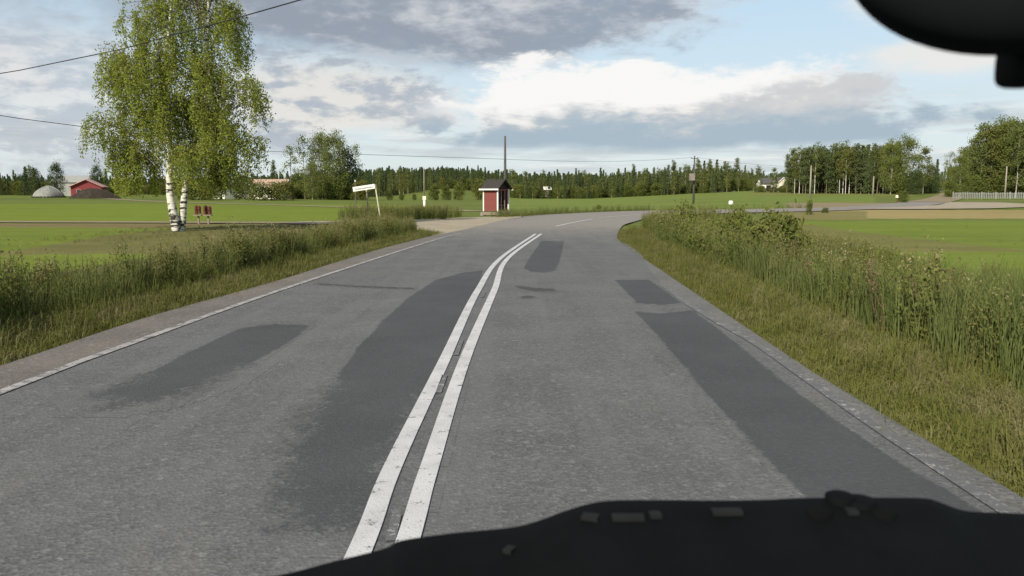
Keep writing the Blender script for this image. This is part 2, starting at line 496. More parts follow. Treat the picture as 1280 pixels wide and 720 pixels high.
M['pale_bark'] = plain('pale_bark', (0.36, 0.34, 0.28), 0.85, 0.3, 8, 0.2, (1, 1, 0.5), 0.3)
M['white_bark'] = plain('white_bark', (0.52, 0.50, 0.44), 0.8, 0.25, 3, 0.2, (1, 1, 2.0), 0.2)
M['twig'] = plain('twig', (0.09, 0.06, 0.045), 0.9, 0.2, 10)

m_, t = new_mat('birch_bark')
g = t.n('ShaderNodeTexCoord').outputs['Object']
b1 = t.noise(t.mapping(g, (2.5, 2.5, 9.0)), 1.0, 5, 0.6, 0.4)
b2 = t.noise(t.mapping(g, (5, 5, 34)), 1.0, 3, 0.5)
zz = t.n('ShaderNodeSeparateXYZ', {0: g}).outputs[2]
low = t.m('MULTIPLY', t.m('SUBTRACT', 1.0, t.ss(zz, 0.2, 1.6)), 0.08)
c = t.mix(t.ss(b2, 0.55, 0.68), (0.58, 0.57, 0.51), (0.33, 0.30, 0.26))
c = t.mix(t.ss(t.m('ADD', b1, low), 0.53, 0.60), c, (0.035, 0.03, 0.026))
finish(t, c, 0.75, b1, 0.4, 0.02, 0.2)
M['birch_bark'] = m_

M['red'] = plain('red_wall_paint', (0.185, 0.058, 0.052), 0.85, 0.2, 9, 0.2, (6, 6, 0.6), 0.3)
M['barn_red'] = plain('barn_red', (0.21, 0.045, 0.048), 0.85, 0.2, 3, 0.2, (4, 4, 0.6), 0.3)
M['barn_roof'] = plain('faded_pink_roof', (0.42, 0.24, 0.22), 0.7, 0.2, 2)
M['white'] = plain('white_paint', (0.74, 0.72, 0.68), 0.7, 0.08, 6, 0.3)
M['cream'] = plain('cream_wall', (0.66, 0.62, 0.50), 0.8, 0.1, 2)
M['felt'] = plain('roofing_felt', (0.040, 0.036, 0.034), 0.9, 0.3, 10, 0.2, (1, 1, 1), 0.5)
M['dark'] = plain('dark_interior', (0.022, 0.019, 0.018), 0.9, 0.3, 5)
M['wood'] = plain('weathered_wood', (0.22, 0.185, 0.15), 0.9, 0.3, 6, 0.2, (8, 1, 8), 0.5)
M['stone'] = plain('grey_stone', (0.20, 0.18, 0.155), 0.9, 0.3, 7, 0.2, (1, 1, 1), 0.7)
M['pole'] = plain('grey_pole', (0.085, 0.08, 0.075), 0.9, 0.25, 4, 0.2, (10, 10, 0.5), 0.4)
M['pale_pole'] = plain('sunbleached_pole', (0.25, 0.225, 0.175), 0.9, 0.2, 4, 0.2, (10, 10, 0.5), 0.4)
M['wire'] = plain('black_cable', (0.02, 0.02, 0.022), 0.6, 0.1, 5)
M['steel'] = plain('galvanised_steel', (0.42, 0.43, 0.42), 0.5, 0.12, 20, 0.5)
M['post_yellow'] = plain('pale_yellow_post', (0.42, 0.40, 0.27), 0.7, 0.12, 8)
M['sign_white'] = plain('white_sign_sheet', (0.74, 0.76, 0.70), 0.45, 0.05, 12, 0.4)
M['letter'] = plain('dark_lettering', (0.05, 0.055, 0.05), 0.6, 0.1, 10)
M['mail'] = plain('dark_red_mailbox', (0.105, 0.018, 0.010), 0.5, 0.2, 8, 0.4)
M['tarp'] = plain('grey_tarpaulin', (0.215, 0.222, 0.20), 0.7, 0.15, 1.2, 0.3, (1, 1, 1), 0.3)
M['grey_roof'] = plain('grey_sheet_roof', (0.27, 0.28, 0.27), 0.6, 0.12, 1.5)
M['dark_roof'] = plain('dark_tile_roof', (0.075, 0.07, 0.07), 0.8, 0.2, 2)
M['brown_roof'] = plain('brown_tile_roof', (0.33, 0.235, 0.185), 0.85, 0.2, 2)
M['fence'] = plain('grey_white_fence', (0.23, 0.24, 0.22), 0.8, 0.15, 4)
m_, t = new_mat('window_glass'); finish(t, (0.03, 0.035, 0.04), 0.08, spec=0.6); M['glass'] = m_

def cabin(name, c, rough):
    m_, t = new_mat(name)
    g = t.n('ShaderNodeTexCoord').outputs['Object']
    n1 = t.noise(g, 420, 3, 0.6); n2 = t.noise(g, 6, 4, 0.6)
    b = t.mix(t.ss(n2, 0.35, 0.7), tuple(x * 0.8 for x in c), tuple(x * 1.25 for x in c))
    finish(t, b, rough, n1, 0.25, 0.0008, 0.06)
    return m_
M['dash'] = cabin('black_dashboard_plastic', (0.0028, 0.0036, 0.0042), 0.8)
M['dash_dark'] = cabin('black_recess', (0.003, 0.0034, 0.0036), 0.9)
M['dash_glint'] = cabin('grey_slot_reflection', (0.014, 0.0155, 0.016), 0.7)  # grey colour stands for the dim reflections at the vent slots
M['mirror'] = cabin('black_mirror_plastic', (0.0065, 0.0080, 0.0088), 0.75)

# ------------------------------------------------------------------ the land
def cover(x, y):
    """what grows where (albedo)"""
    x = np.asarray(x, float); y = np.asarray(y, float)
    n = x.shape
    c = np.empty(n + (3,))
    c[:] = (0.105, 0.130, 0.030)
    def put(mask, col):
        c[np.asarray(mask)] = col
    t = np.where(y > 1, x / np.maximum(y, 1), 9 * np.sign(x))
    wav = 1.2 * np.sin(x * 0.21) + 0.8 * np.sin(x * 0.53 + 1)
    L = x < 0
    put((x < -3) & (y < 42), (0.122, 0.160, 0.024))                         # small green field by the birch
    put((x < -3) & (y > 37.5 + wav * 0.5) & (y < 43), (0.150, 0.122, 0.056))  # browned grass along the gravel road
    put((x > -15 + wav) & (x < -3) & (y > 24 + wav) & (y < 43), (0.120, 0.118, 0.042))
    put((t < -0.02) & (y > 47) & (y < 118), (0.124, 0.165, 0.020))          # bright crop field
    put((t < -0.1) & (y > 114 + wav) & (y < 400), (0.105, 0.135, 0.028))
    put((t < -0.36) & (y > 150 + 2 * wav) & (y < 172 + 2 * wav), (0.085, 0.115, 0.022))
    put((t > -0.10) & (t < 0.03) & (y > 47), (0.105, 0.132, 0.030))
    put((t > -0.02) & (t < 0.45) & (y > 80), (0.122, 0.162, 0.034))         # rising field beyond the bend
    put((t > 0.30) & (t < 0.50) & (y > 170), (0.135, 0.155, 0.040))
    put((x > 9) & (y < 47), (0.122, 0.164, 0.024))                          # small field on the right
    put((x > 9 + wav) & (x < 16 + wav) & (y > 24) & (y < 60), (0.135, 0.135, 0.042))
    put((t > 0.36) & (y > 52) & (y < 80), (0.250, 0.205, 0.090))            # stubble strip
    put((t > 0.52) & (y > 82) & (y < 150), (0.105, 0.140, 0.026))
    put((t > 0.33) & (t < 0.44) & (y > 50) & (y < 74), (0.16, 0.145, 0.055))
    put((t > 0.34) & (t < 0.53) & (y > 80) & (y < 112), (0.20, 0.165, 0.105))
    d = np.maximum(eL(y) - x, x - eR(y))
    put((y < 33) & (d < 6.5), (0.075, 0.085, 0.024))
    put((y < 33) & (d < 1.6), (0.095, 0.095, 0.030))
    put((y < 34) & (d < 0.25), (0.10, 0.088, 0.065))
    put((y > 500), (0.05, 0.065, 0.025))
    return c

az_ = np.concatenate([np.arange(-180, -46, 4.0), np.arange(-46, 46.01, 0.22), np.arange(50, 180, 4.0)])
ra_ = np.concatenate([[0.6], np.geomspace(1.2, 260, 330), np.geomspace(270, 4200, 26)])
A, RR = np.meshgrid(np.radians(az_), ra_)
X = np.sin(A) * RR; Y = np.cos(A) * RR
Z = H(X, Y)
COL = cover(X + 0, Y + 0)
na, nr = len(az_), len(ra_)
vs = np.stack([X, Y, Z], -1).reshape(-1, 3)
ii = np.arange(nr * na).reshape(nr, na)
nx = np.roll(ii, -1, axis=1)
quads = np.stack([ii[:-1], nx[:-1], nx[1:], ii[1:]], -1).reshape(-1, 4)[:, ::-1]
me = bpy.data.meshes.new('ground')
me.from_pydata(vs.tolist(), [], quads.tolist() + [tuple(range(na))])
me.materials.append(M['land'])
at_ = me.attributes.new('cover', 'FLOAT_COLOR', 'POINT')
at_.data.foreach_set('color', np.concatenate([COL.reshape(-1, 3), np.ones((nr * na, 1))], 1).ravel())
me.polygons.foreach_set('use_smooth', [True] * len(me.polygons))
gd = bpy.data.objects.new('ground', me); C.objects.link(gd)
tag(gd, 'green fields and grassy verges on both sides of the road', None, None, 'structure')

# ------------------------------------------------------------------ roads
def ribbon(name, left, right, n, mat, dz=0.0, label=None, follow=True, cross=4):
    a, b = spline(left, n), spline(right, n)
    vs, fs = [], []
    for p, q in zip(a, b):
        for k in range(cross + 1):
            r = p + (q - p) * k / cross
            z = (hz(r[0], r[1]) + 0.06 if r[1] > 60 and follow else 0.0) + dz
            vs.append((r[0], r[1], z))
    for i in range(len(a) - 1):
        for k in range(cross):
            o_ = i * (cross + 1) + k
            fs.append((o_, o_ + 1, o_ + cross + 2, o_ + cross + 1))
    o = MB().add(vs, fs).build(name, mat)
    return tag(o, label, None, None, 'structure')
def stripe(center, w):
    """left and right rims of a strip of width w along a centre line"""
    c = [np.array(p, float) for p in center]
    l, r = [], []
    for i in range(len(c)):
        d = c[min(i + 1, len(c) - 1)] - c[max(i - 1, 0)]
        d /= np.linalg.norm(d)
        nrm = np.array([-d[1], d[0]])
        l.append(c[i] + nrm * w / 2); r.append(c[i] - nrm * w / 2)
    return l, r

ln = [(float(eL(y)), y) for y in (-12, 0, 4, 7, 10, 14, 18, 23, 27)] + [(-2.8, 30), (-2.15, 34)]
rn = [(float(eR(y)), y) for y in (-12, 0, 4, 7, 10, 14, 18, 23, 27)] + [(3.95, 30), (4.55, 34)]
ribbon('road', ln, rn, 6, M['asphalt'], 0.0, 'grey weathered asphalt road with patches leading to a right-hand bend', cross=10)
lf_ = [(-2.15, 34), (-1.4, 40), (-0.6, 47), (1.1, 56.0), (3.75, 62.3), (8.4, 70), (13.6, 75.5), (33, 87), (46, 101), (58, 118)]
rf_ = [(4.55, 34), (5.6, 40), (6.9, 45), (8.6, 51), (10.6, 56.5), (14.0, 61.5), (18.5, 66), (31, 76), (46.5, 92), (61.5, 113)]
ribbon('road', lf_, rf_, 8, M['asphalt_far'], 0.0, 'asphalt of the bend and junction, coloured paler as if sunlit', cross=8)
ribbon('road', [(58, 118), (72, 140), (88, 168), (104, 196), (118, 222)], [(61.5, 113), (76.5, 137), (93, 166), (109, 195), (124, 222)], 8, M['track'], 0.03, 'road climbing between the woods', cross=2)
# gravel road joining from the left, farm track, yard on the right
ap = [(-2.95, 29.6), (-3.7, 33), (-4.6, 36.5), (-6.6, 40.2), (-12, 42.3), (-12, 45.4), (-6.4, 47.6), (-3.2, 53), (0.8, 57.2), (0.2, 50), (-0.9, 42), (-2.0, 33)]
apo = MB().add([(x, y, -0.012) for x, y in ap], [tuple(range(len(ap)))[::-1]]).build('gravel_road', M['gravel'])
tag(apo, 'gravel mouth of the side road at the junction', None, None, 'structure')
l_, r_ = stripe([(-90, 52), (-60, 48.5), (-40, 46.3), (-28, 45.3), (-18, 44.4), (-11.9, 43.9)], 2.3)
ribbon('gravel_road', l_, r_, 8, M['track'], -0.02, 'narrow gravel side road past the birch and mailboxes', cross=2, follow=False)
tr = [G(*p) for p in ((600, 264.5), (540, 262), (440, 259.3), (360, 256.8), (280, 254.6), (210, 252.6), (160, 250), (120, 247.5))]
l_, r_ = stripe([(p.x, p.y) for p in tr], 2.6)
ribbon('farm_track', l_, r_, 8, M['track'], -0.02, 'pale farm track across the left field', cross=2)
yard = [(34, 82), (40, 80.5), (50, 84), (58, 90), (66, 99), (68, 112), (62, 114), (52, 98), (44, 90)]
yo = MB().add([(x, y, hz(x, y) + 0.085) for x, y in yard], [tuple(range(len(yard)))]).build('gravel_yard', M['gravel'])
tag(yo, 'gravel turning place beside the climbing road', None, None, 'structure')
wl = [(66, 118), (78, 121), (92, 124), (120, 130)]
l_, r_ = stripe(wl, 1.6)
ribbon('path', l_, r_, 6, M['gravel'], 0.03, 'pale path in front of the picket fence', cross=1)

# shoulders
le2 = [(-3.90, -12), (-3.89, 0)] + [g0(*p) for p in ((24, 482), (163, 430), (383, 352), (547, 299))] + [(-1.95, 31)]
LX = lambda y: float(np.interp(y, [p[1] for p in le2], [p[0] for p in le2]))
ys = (-11, 0, 4, 7, 10, 14, 18, 23, 27, 30)
ribbon('road_shoulder', [(float(eL(y)), y) for y in ys], [(LX(y) - 0.05, y) for y in ys], 6, M['shoulder_l'], 0.004, 'gritty left road shoulder outside the edge line', cross=2)
pr_ = [g0(*p) for p in ((1254, 640), (1140, 566), (1045, 505), (960, 440), (868, 388), (812, 345))] + [(3.15, 19), (3.5, 25)]
PX = lambda y: float(np.interp(y, [0] + [p[1] for p in pr_], [2.02] + [p[0] for p in pr_]))
ys = (-11, 0, 4, 5, 6.5, 8, 10, 13, 16, 20, 25)
ribbon('road_shoulder', [(PX(y) + 0.03, y) for y in ys], [(float(eR(y)), y) for y in ys], 6, M['shoulder_r'], 0.004, 'pale worn right road shoulder next to the grass', cross=2)

# patches: irregular sheets of newer asphalt
def patch(name, pix, label, mat='patch', rim=0.022, dz=0.0015, seed=1, wild=()):
    """sheet of newer mix on a fine grid; attribute tint runs 0 -> 1 across its rim, where the material thins out"""
    P = np.array([g0(*p) for p in pix]); Q = np.roll(P, -1, 0)
    rims = np.array([.26 if i in wild else rim for i in range(len(P))])
    lo, hi = P.min(0) - .2, P.max(0) + .2
    st = .05
    gx, gy = np.meshgrid(np.arange(lo[0], hi[0], st), np.arange(lo[1], hi[1], st * 1.6))
    pts = np.stack([gx, gy], -1).reshape(-1, 2)
    best = np.full(len(pts), 1e9); wid = np.full(len(pts), rim); inside = np.zeros(len(pts), bool)
    for p, q, r_ in zip(P, Q, rims):
        d = q - p; t = np.clip(((pts - p) @ d) / (d @ d), 0, 1)
        ds_ = np.linalg.norm(pts - (p + t[:, None] * d), axis=1)
        m_ = ds_ < best; best[m_] = ds_[m_]; wid[m_] = r_
        cr = (p[1] > pts[:, 1]) != (q[1] > pts[:, 1])
        xi = p[0] + (pts[:, 1] - p[1]) / (q[1] - p[1] if q[1] != p[1] else 1e-9) * d[0]
        inside ^= cr & (pts[:, 0] < xi)
    tint = np.clip(.5 + np.where(inside, best, -best) / (2 * wid), 0, 1)
    ny_, nx_ = gx.shape
    ii = np.arange(ny_ * nx_).reshape(ny_, nx_)
    qd = np.stack([ii[:-1, :-1], ii[:-1, 1:], ii[1:, 1:], ii[1:, :-1]], -1).reshape(-1, 4)
    qd = qd[tint[qd].max(1) > 0]
    us, inv = np.unique(qd, return_inverse=True)
    b = MB()
    b.add([(x, y, dz) for x, y in pts[us]], inv.reshape(-1, 4), tint[us])
    return tag(b.build(name, M[mat]), label, None, None, 'structure')
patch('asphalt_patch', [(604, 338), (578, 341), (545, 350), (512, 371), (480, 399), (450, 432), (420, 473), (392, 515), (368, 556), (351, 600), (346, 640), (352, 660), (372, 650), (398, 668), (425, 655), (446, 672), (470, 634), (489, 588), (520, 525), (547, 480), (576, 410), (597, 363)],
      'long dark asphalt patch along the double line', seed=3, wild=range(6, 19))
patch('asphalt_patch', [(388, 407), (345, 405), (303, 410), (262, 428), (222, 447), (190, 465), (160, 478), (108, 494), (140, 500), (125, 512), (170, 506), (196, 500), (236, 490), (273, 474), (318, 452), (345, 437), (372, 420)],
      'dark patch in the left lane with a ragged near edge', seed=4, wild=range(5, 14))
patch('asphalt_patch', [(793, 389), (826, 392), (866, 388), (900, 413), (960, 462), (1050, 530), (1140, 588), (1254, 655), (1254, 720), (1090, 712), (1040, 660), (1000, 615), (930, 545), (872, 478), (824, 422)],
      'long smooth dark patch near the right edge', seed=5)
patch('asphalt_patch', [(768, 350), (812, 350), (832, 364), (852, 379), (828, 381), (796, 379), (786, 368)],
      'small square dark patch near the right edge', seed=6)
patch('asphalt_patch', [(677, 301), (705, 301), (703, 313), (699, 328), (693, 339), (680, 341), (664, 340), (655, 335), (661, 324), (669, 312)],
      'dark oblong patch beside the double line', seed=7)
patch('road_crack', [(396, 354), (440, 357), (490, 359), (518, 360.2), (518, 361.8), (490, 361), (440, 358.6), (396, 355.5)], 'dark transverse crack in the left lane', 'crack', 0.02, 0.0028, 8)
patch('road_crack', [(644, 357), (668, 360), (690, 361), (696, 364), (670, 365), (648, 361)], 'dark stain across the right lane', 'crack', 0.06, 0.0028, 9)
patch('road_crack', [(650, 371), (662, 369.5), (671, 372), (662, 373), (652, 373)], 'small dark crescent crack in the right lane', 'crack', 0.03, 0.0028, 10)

# painted lines
ls = [(-0.66, 1.5)] + [g0(*p) for p in ((452, 685), (493, 580), (553, 456), (597.5, 363), (627, 322), (669.5, 292.5))]
rs = [(-0.46, 1.5)] + [g0(*p) for p in ((512, 670), (538.5, 580), (583, 445), (618, 363), (636, 322), (676.5, 292.5))]
for c_, lab in ((ls, 'left stripe of the white double centre line'), (rs, 'right stripe of the white double centre line')):
    sm = spline(c_, 10)
    l_, r_ = stripe(sm, 0.105)
    ribbon('road_marking', l_, r_, 1, M['paint'], 0.0085, lab, cross=1)
sm = spline(le2, 8); l_, r_ = stripe(sm, 0.10)
ribbon('road_marking', l_, r_, 1, M['paint_worn'], 0.0085, 'worn white edge line on the left', cross=1)
re2 = [(PX(y) + 0.02, y) for y in (3.5, 5, 6.5, 8, 9.5, 11, 12, 13.5)]
l_, r_ = stripe(spline(re2, 6), 0.09)
ribbon('road_marking', l_, r_, 1, M['paint_gone'], 0.0085, 'nearly worn off edge line on the right', cross=1)
for a_, b_ in (((488, 678), (496, 645)), ((570, 445), (577, 426)), ((603, 372), (606, 365)), ((548, 492), (556, 470))):
    p, q = g0(*a_), g0(*b_)
    l_, r_ = stripe([p, q], 0.045)
    ribbon('road_marking', l_, r_, 1, M['paint_gone'], 0.0085, 'remnant of an older dash between the stripes', cross=1)
for pts in ([(695, 283), (717, 278.3), (740, 274)], [(748, 272.4), (775, 270.0), (800, 268.2)]):
    l_, r_ = stripe([g0(*p) for p in pts], 0.14)
    ribbon('road_marking', spline(l_, 4), spline(r_, 4), 1, M['paint'], 0.012, 'white centre dash in the bend', cross=1, follow=False)
fe = [(-0.2, 48.5), (1.5, 55.8), (4.1, 61.8), (8.7, 69.3)]
l_, r_ = stripe(spline(fe, 5), 0.12)
ribbon('road_marking', l_, r_, 1, M['paint_worn'], 0.02, 'edge line on the far side of the bend', cross=1)

# ------------------------------------------------------------------ plants of the verges (countless: scattered as stuff)
def blade_clump(n, hmin, hmax, spread, wid, lean, mat=0):
    b = MB()
    for i in range(n):
        a = rnd.uniform(0, 2 * PI); r = spread * math.sqrt(rnd.random())
        x, y = r * math.cos(a), r * math.sin(a)
        h = rnd.uniform(hmin, hmax); la = rnd.uniform(0, 2 * PI); l = lean * rnd.uniform(0.2, 1.2) * h
        wa = la + PI / 2; wx, wy = math.cos(wa) * wid / 2, math.sin(wa) * wid / 2
        ex, ey = math.cos(la) * l, math.sin(la) * l
        t_ = rnd.random()
        b.add([(x - wx, y - wy, -0.03), (x + wx, y + wy, -0.03), (x + ex * .35 + wx * .8, y + ey * .35 + wy * .8, h * .6),
               (x + ex * .35 - wx * .8, y + ey * .35 - wy * .8, h * .6), (x + ex, y + ey, h * (1 - lean * .35))],
              [(0, 1, 2, 3), (3, 2, 4)], t_, mat)
    return b
def leafy_plant(h, stems, leaf, per, spread, head=0.0, headmat=1, bushy=0.0):
    b = MB()
    for s_ in range(stems):
        a = rnd.uniform(0, 2 * PI); r = spread * rnd.random()
        p0 = Vector((r * .5 * math.cos(a), r * .5 * math.sin(a), -0.04))
        hh = h * rnd.uniform(0.65, 1.1)
        p2 = Vector((r * math.cos(a) * 1.6, r * math.sin(a) * 1.6, hh))
        p1 = (p0 + p2) / 2 + Vector((rnd.gauss(0, .04), rnd.gauss(0, .04), hh * .06))
        b.tube([p0, p1, p2], [.007, .005, .003], 3, 0, 0.25, False)
        f_ = np.sort(rng.uniform(0.08, 1.0, per))
        P = np.array([((1 - q) ** 2 * p0 + 2 * q * (1 - q) * p1 + q * q * p2) for q in f_])
        P += rng.normal(size=P.shape) * (leaf * 0.55 + bushy) * np.array([1, 1, .6])
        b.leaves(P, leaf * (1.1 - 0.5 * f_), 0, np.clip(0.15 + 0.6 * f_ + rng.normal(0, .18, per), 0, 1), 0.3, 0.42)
        if head > 0 and rnd.random() < 0.75:
            n_ = 14
            Q = np.array([p2] * n_) + rng.normal(size=(n_, 3)) * np.array([.022, .022, .075])
            b.leaves(Q, head, headmat, None, 0, 0.7)
    return b
def bush_plant(h, w_, n, leaf):
    b = MB()
    K_ = rng.normal(size=(9, 3)) * np.array([w_ * .38, w_ * .38, h * .2]) + np.array([0, 0, h * .55])
    for k_ in K_:
        b.tube([(0, 0, -.05), (k_[0] * .5, k_[1] * .5, k_[2] * .5), tuple(k_)], [.014, .009, .004], 3, 0, 0.1, False)
    P = K_[rng.integers(0, 9, n)] + rng.normal(size=(n, 3)) * np.array([w_ * .17, w_ * .17, h * .16])
    P[:, 2] = np.abs(P[:, 2])
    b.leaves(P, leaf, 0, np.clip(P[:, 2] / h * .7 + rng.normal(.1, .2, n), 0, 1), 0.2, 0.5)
    return b

lib = bpy.data.collections.new('plant_sources')       # not linked to the scene: only read by the scatters
def source(name, mb, mats):
    o = bpy.data.objects.new(name, mb.mesh(name, mats))
    lib_c = bpy.data.collections.new(name + '_set')
    lib_c.objects.link(o)
    return o
U0 = rnd.uniform
SRC = {
    'short': [source('a_short_grass', blade_clump(22, .05, .15, .12, .007, .8), M['grass']) for _ in range(3)],
    'bdry': [source('bc_dry_grass', blade_clump(22, .06, .20, .13, .007, .9), M['dry']) for _ in range(2)],
    'mid': [source('b_mid_grass', blade_clump(18, .16, .40, .12, .007, .6), M['grass']) for _ in range(3)],
    'reed': [source('c_tall_grass', blade_clump(20, .50, 1.05, .18, .010, .42), M['reed']) for _ in range(3)],
    'weed': [source('d_weed', leafy_plant(.85, 7, U0(.04, .075), 40, .17, .022), [M['weed'], M['weed_head']]) for _ in range(4)],
    'stalk': [source('c_dry_stalk', leafy_plant(1.05, 3, .05, 12, .14, .024), [M['weed'], M['weed_head']]) for _ in range(2)],
    'dock': [source('e_dock', leafy_plant(.70, 4, .05, 16, .16, .03, 0), [M['dock'], M['dock']]) for _ in range(2)],
    'bush': [source('f_bush', bush_plant(1.0, .9, 420, .085), [M['shrub']]) for _ in range(3)],
    'bloom': [source('g_bloom', leafy_plant(.80, 2, .06, 12, .10, .022), [M['weed'], M['bloom']])],
}
def scatter(name, label, items):
    """one stuff object: instances of the small plants at the given places. items: (kind, x, y, scale)"""
    names = list(SRC)
    flat = [(o, k_) for k_ in names for o in SRC[k_]]
    start = {}
    for i, (o, k_) in enumerate(flat): start.setdefault(k_, i)
    used = sorted({it[0] for it in items}, key=names.index)
    col_ = bpy.data.collections.new(name + '_kinds')
    order = {}
    n_ = 0
    for k_ in used:
        order[k_] = n_
        for o in SRC[k_]:
            col_.objects.link(o); n_ += 1
    xs = np.array([i[1] for i in items]); ys_ = np.array([i[2] for i in items])
    zs = H(xs, ys_)
    me_ = bpy.data.meshes.new(name)
    me_.from_pydata(np.stack([xs, ys_, zs], 1).tolist(), [], [])
    srt = sorted((o.name for k_ in used for o in SRC[k_]))
    pos = {nm: i for i, nm in enumerate(srt)}
    idx = [pos[rnd.choice(SRC[i[0]]).name] for i in items]
    def attr(nm, typ, dom, key, val):
        a_ = me_.attributes.new(nm, typ, dom); a_.data.foreach_set(key, val)
    attr('pick', 'INT', 'POINT', 'value', idx)
    attr('size', 'FLOAT', 'POINT', 'value', [float(i[3]) for i in items])
    rot = np.stack([rng.normal(0, .07, len(items)), rng.normal(0, .07, len(items)), rng.uniform(0, 2 * PI, len(items))], 1)
    attr('turn', 'FLOAT_VECTOR', 'POINT', 'vector', rot.ravel())
    ng = bpy.data.node_groups.new(name, 'GeometryNodeTree')
    ng.interface.new_socket('Geometry', in_out='INPUT', socket_type='NodeSocketGeometry')
    ng.interface.new_socket('Geometry', in_out='OUTPUT', socket_type='NodeSocketGeometry')
    N_ = ng.nodes; Lk = ng.links
    gi = N_.new('NodeGroupInput'); go = N_.new('NodeGroupOutput')
    ci = N_.new('GeometryNodeCollectionInfo'); ci.inputs['Collection'].default_value = col_
    ci.inputs['Separate Children'].default_value = True; ci.inputs['Reset Children'].default_value = True
    ip = N_.new('GeometryNodeInstanceOnPoints'); ip.inputs['Pick Instance'].default_value = True
    def na_(nm, dt):
        q = N_.new('GeometryNodeInputNamedAttribute'); q.data_type = dt; q.inputs[0].default_value = nm; return q.outputs[0]
    Lk.new(gi.outputs[0], ip.inputs['Points']); Lk.new(ci.outputs[0], ip.inputs['Instance'])
    Lk.new(na_('pick', 'INT'), ip.inputs['Instance Index'])
    e2r = N_.new('FunctionNodeEulerToRotation'); Lk.new(na_('turn', 'FLOAT_VECTOR'), e2r.inputs[0])
    Lk.new(e2r.outputs[0], ip.inputs['Rotation']); Lk.new(na_('size', 'FLOAT'), ip.inputs['Scale'])
    Lk.new(ip.outputs[0], go.inputs[0])
    o = bpy.data.objects.new(name, me_); C.objects.link(o)
    md = o.modifiers.new('scatter', 'NODES'); md.node_group = ng
    return tag(o, label, None, None, 'stuff')

U = rnd.uniform
from mathutils import noise as mnoise
def pn(x, y, s, o=0.0): return mnoise.noise(Vector((x / s + o, y / s - o, o)))
# left verge
it = []
for _ in range(11000):
    y = 2.5 + 30 * rnd.random() ** 1.25; d = U(-.06, 1.5) if rnd.random() < .8 else U(-.12, .1)
    k_ = rnd.random()
    it.append(('bdry' if k_ < (.10 if d < .6 else .62) and d < 1.45 else 'short' if k_ < .9 or d < .3 else 'mid', float(eL(y)) - d, y, U(.7, 1.25) * (0.55 if d < .1 else 1)))
scatter('verge_grass', 'short yellowish green grass along the left edge of the road', it)
it = []
for _ in range(3600):
    y = 3.0 + 30.5 * rnd.random() ** 1.05; d = 1.15 + 3.2 * rnd.random() ** 1.1
    cx_ = float(eL(y)) - d
    k_ = min(.999, max(0, rnd.random() * .75 + .125 + .55 * pn(cx_, y, 1.6))); h_ = U(.5, .92) * (1.0 - .25 * (d > 3.0)) * (1.0 + .45 * pn(cx_, y, 2.2, 5)) * (1.22 if y < 12 else 1)
    kind = 'bloom' if rnd.random() < .006 else 'dock' if rnd.random() < .01 else 'weed' if k_ < .46 else 'reed' if k_ < .80 else 'stalk' if k_ < .92 else 'mid' if k_ < 2 else 'bloom' if k_ < .9875 else 'dock'
    it.append((kind, float(eL(y)) - d, y, h_))
for _ in range(520):                                        # round the birch and out to the mailboxes
    x = U(-17, -4.5); y = U(27, 39.5)
    k_ = rnd.random()
    it.append(('bdry' if k_ < .45 else 'mid', x, y, U(.6, 1.0) if k_ < .45 else U(.3, .6)))
for _ in range(12):
    x = U(-32, -8); y = U(12, 42)
    if x < float(eL(y)) - 4.5 and x > -26 + y * .3: it.append(('mid', x, y, U(.3, .6)))
for _ in range(340):                                         # thicket between the side road and the shelter
    y = U(49, 58); x = U(-11, -3.6 - (58 - y) * .03)
    if x < -4 or y > 53: it.append(('weed' if rnd.random() < .6 else 'reed', x, y, U(.7, 1.1)))
scatter('roadside_weeds', 'tall grey green weeds and seed heads beyond the left verge', it)
# right verge
it = []
for _ in range(13000):
    y = 2.6 + 32 * rnd.random() ** 1.3; d = U(-.04, 1.7) if rnd.random() < .8 else U(-.10, .1)
    k_ = rnd.random()
    it.append(('bdry' if k_ < (.10 if d < .6 else .62) and d < 1.45 else 'short' if k_ < .9 or d < .3 else 'mid', float(eR(y)) + d, y, U(.7, 1.25) * (0.55 if d < .1 else 1)))
scatter('verge_grass', 'short yellowish green grass along the right edge of the road', it)
it = []
for _ in range(5200):
    y = 3.5 + 33 * rnd.random() ** 1.15; d = 1.38 + 4.4 * rnd.random() ** 1.2
    x = float(eR(y)) + d
    k_ = min(.999, max(0, rnd.random() * .75 + .125 + .55 * pn(x, y, 1.5, 3)))
    if pn(x, y, 1.2, 9) > .33 and rnd.random() < .6: continue
    near = y < 14
    if near: kind = 'reed' if k_ < .80 else 'weed' if k_ < .87 else 'stalk' if k_ < .91 else 'mid'
    else: kind = 'weed' if k_ < .27 else 'bush' if k_ < .30 else 'stalk' if k_ < .36 else 'reed' if k_ < .86 else 'mid'
    if d < 2.1 and 8 < y < 14 and rnd.random() < .10: kind = 'dock'
    it.append((kind, x, y, (1.0 + .35 * pn(x, y, 2.0, 7)) * (1.15 if y < 11 else 1) * U(.72, 1.08) * (1.0 if d < 3.2 else .72)))
for _ in range(900):
    y = U(33, 58); x = U(6.6, 22)
    nearest = float(np.interp(y, [33, 40, 45, 51, 56.5, 61], [4.6, 5.9, 7.2, 9.0, 11.0, 14]))
    if nearest + .8 < x < nearest + 5.5: it.append(('weed' if rnd.random() < .4 else 'mid', x, y, U(.5, .9) * (1.2 if x < nearest + 4 else .8)))
for _ in range(30):
    y = U(12, 48); x = U(9, 24)
    it.append(('mid' if rnd.random() < .9 else 'weed', x, y, U(.4, .7)))
scatter('roadside_weeds', 'tall green grass, docks and bushy weeds beyond the right verge', it)
it = []
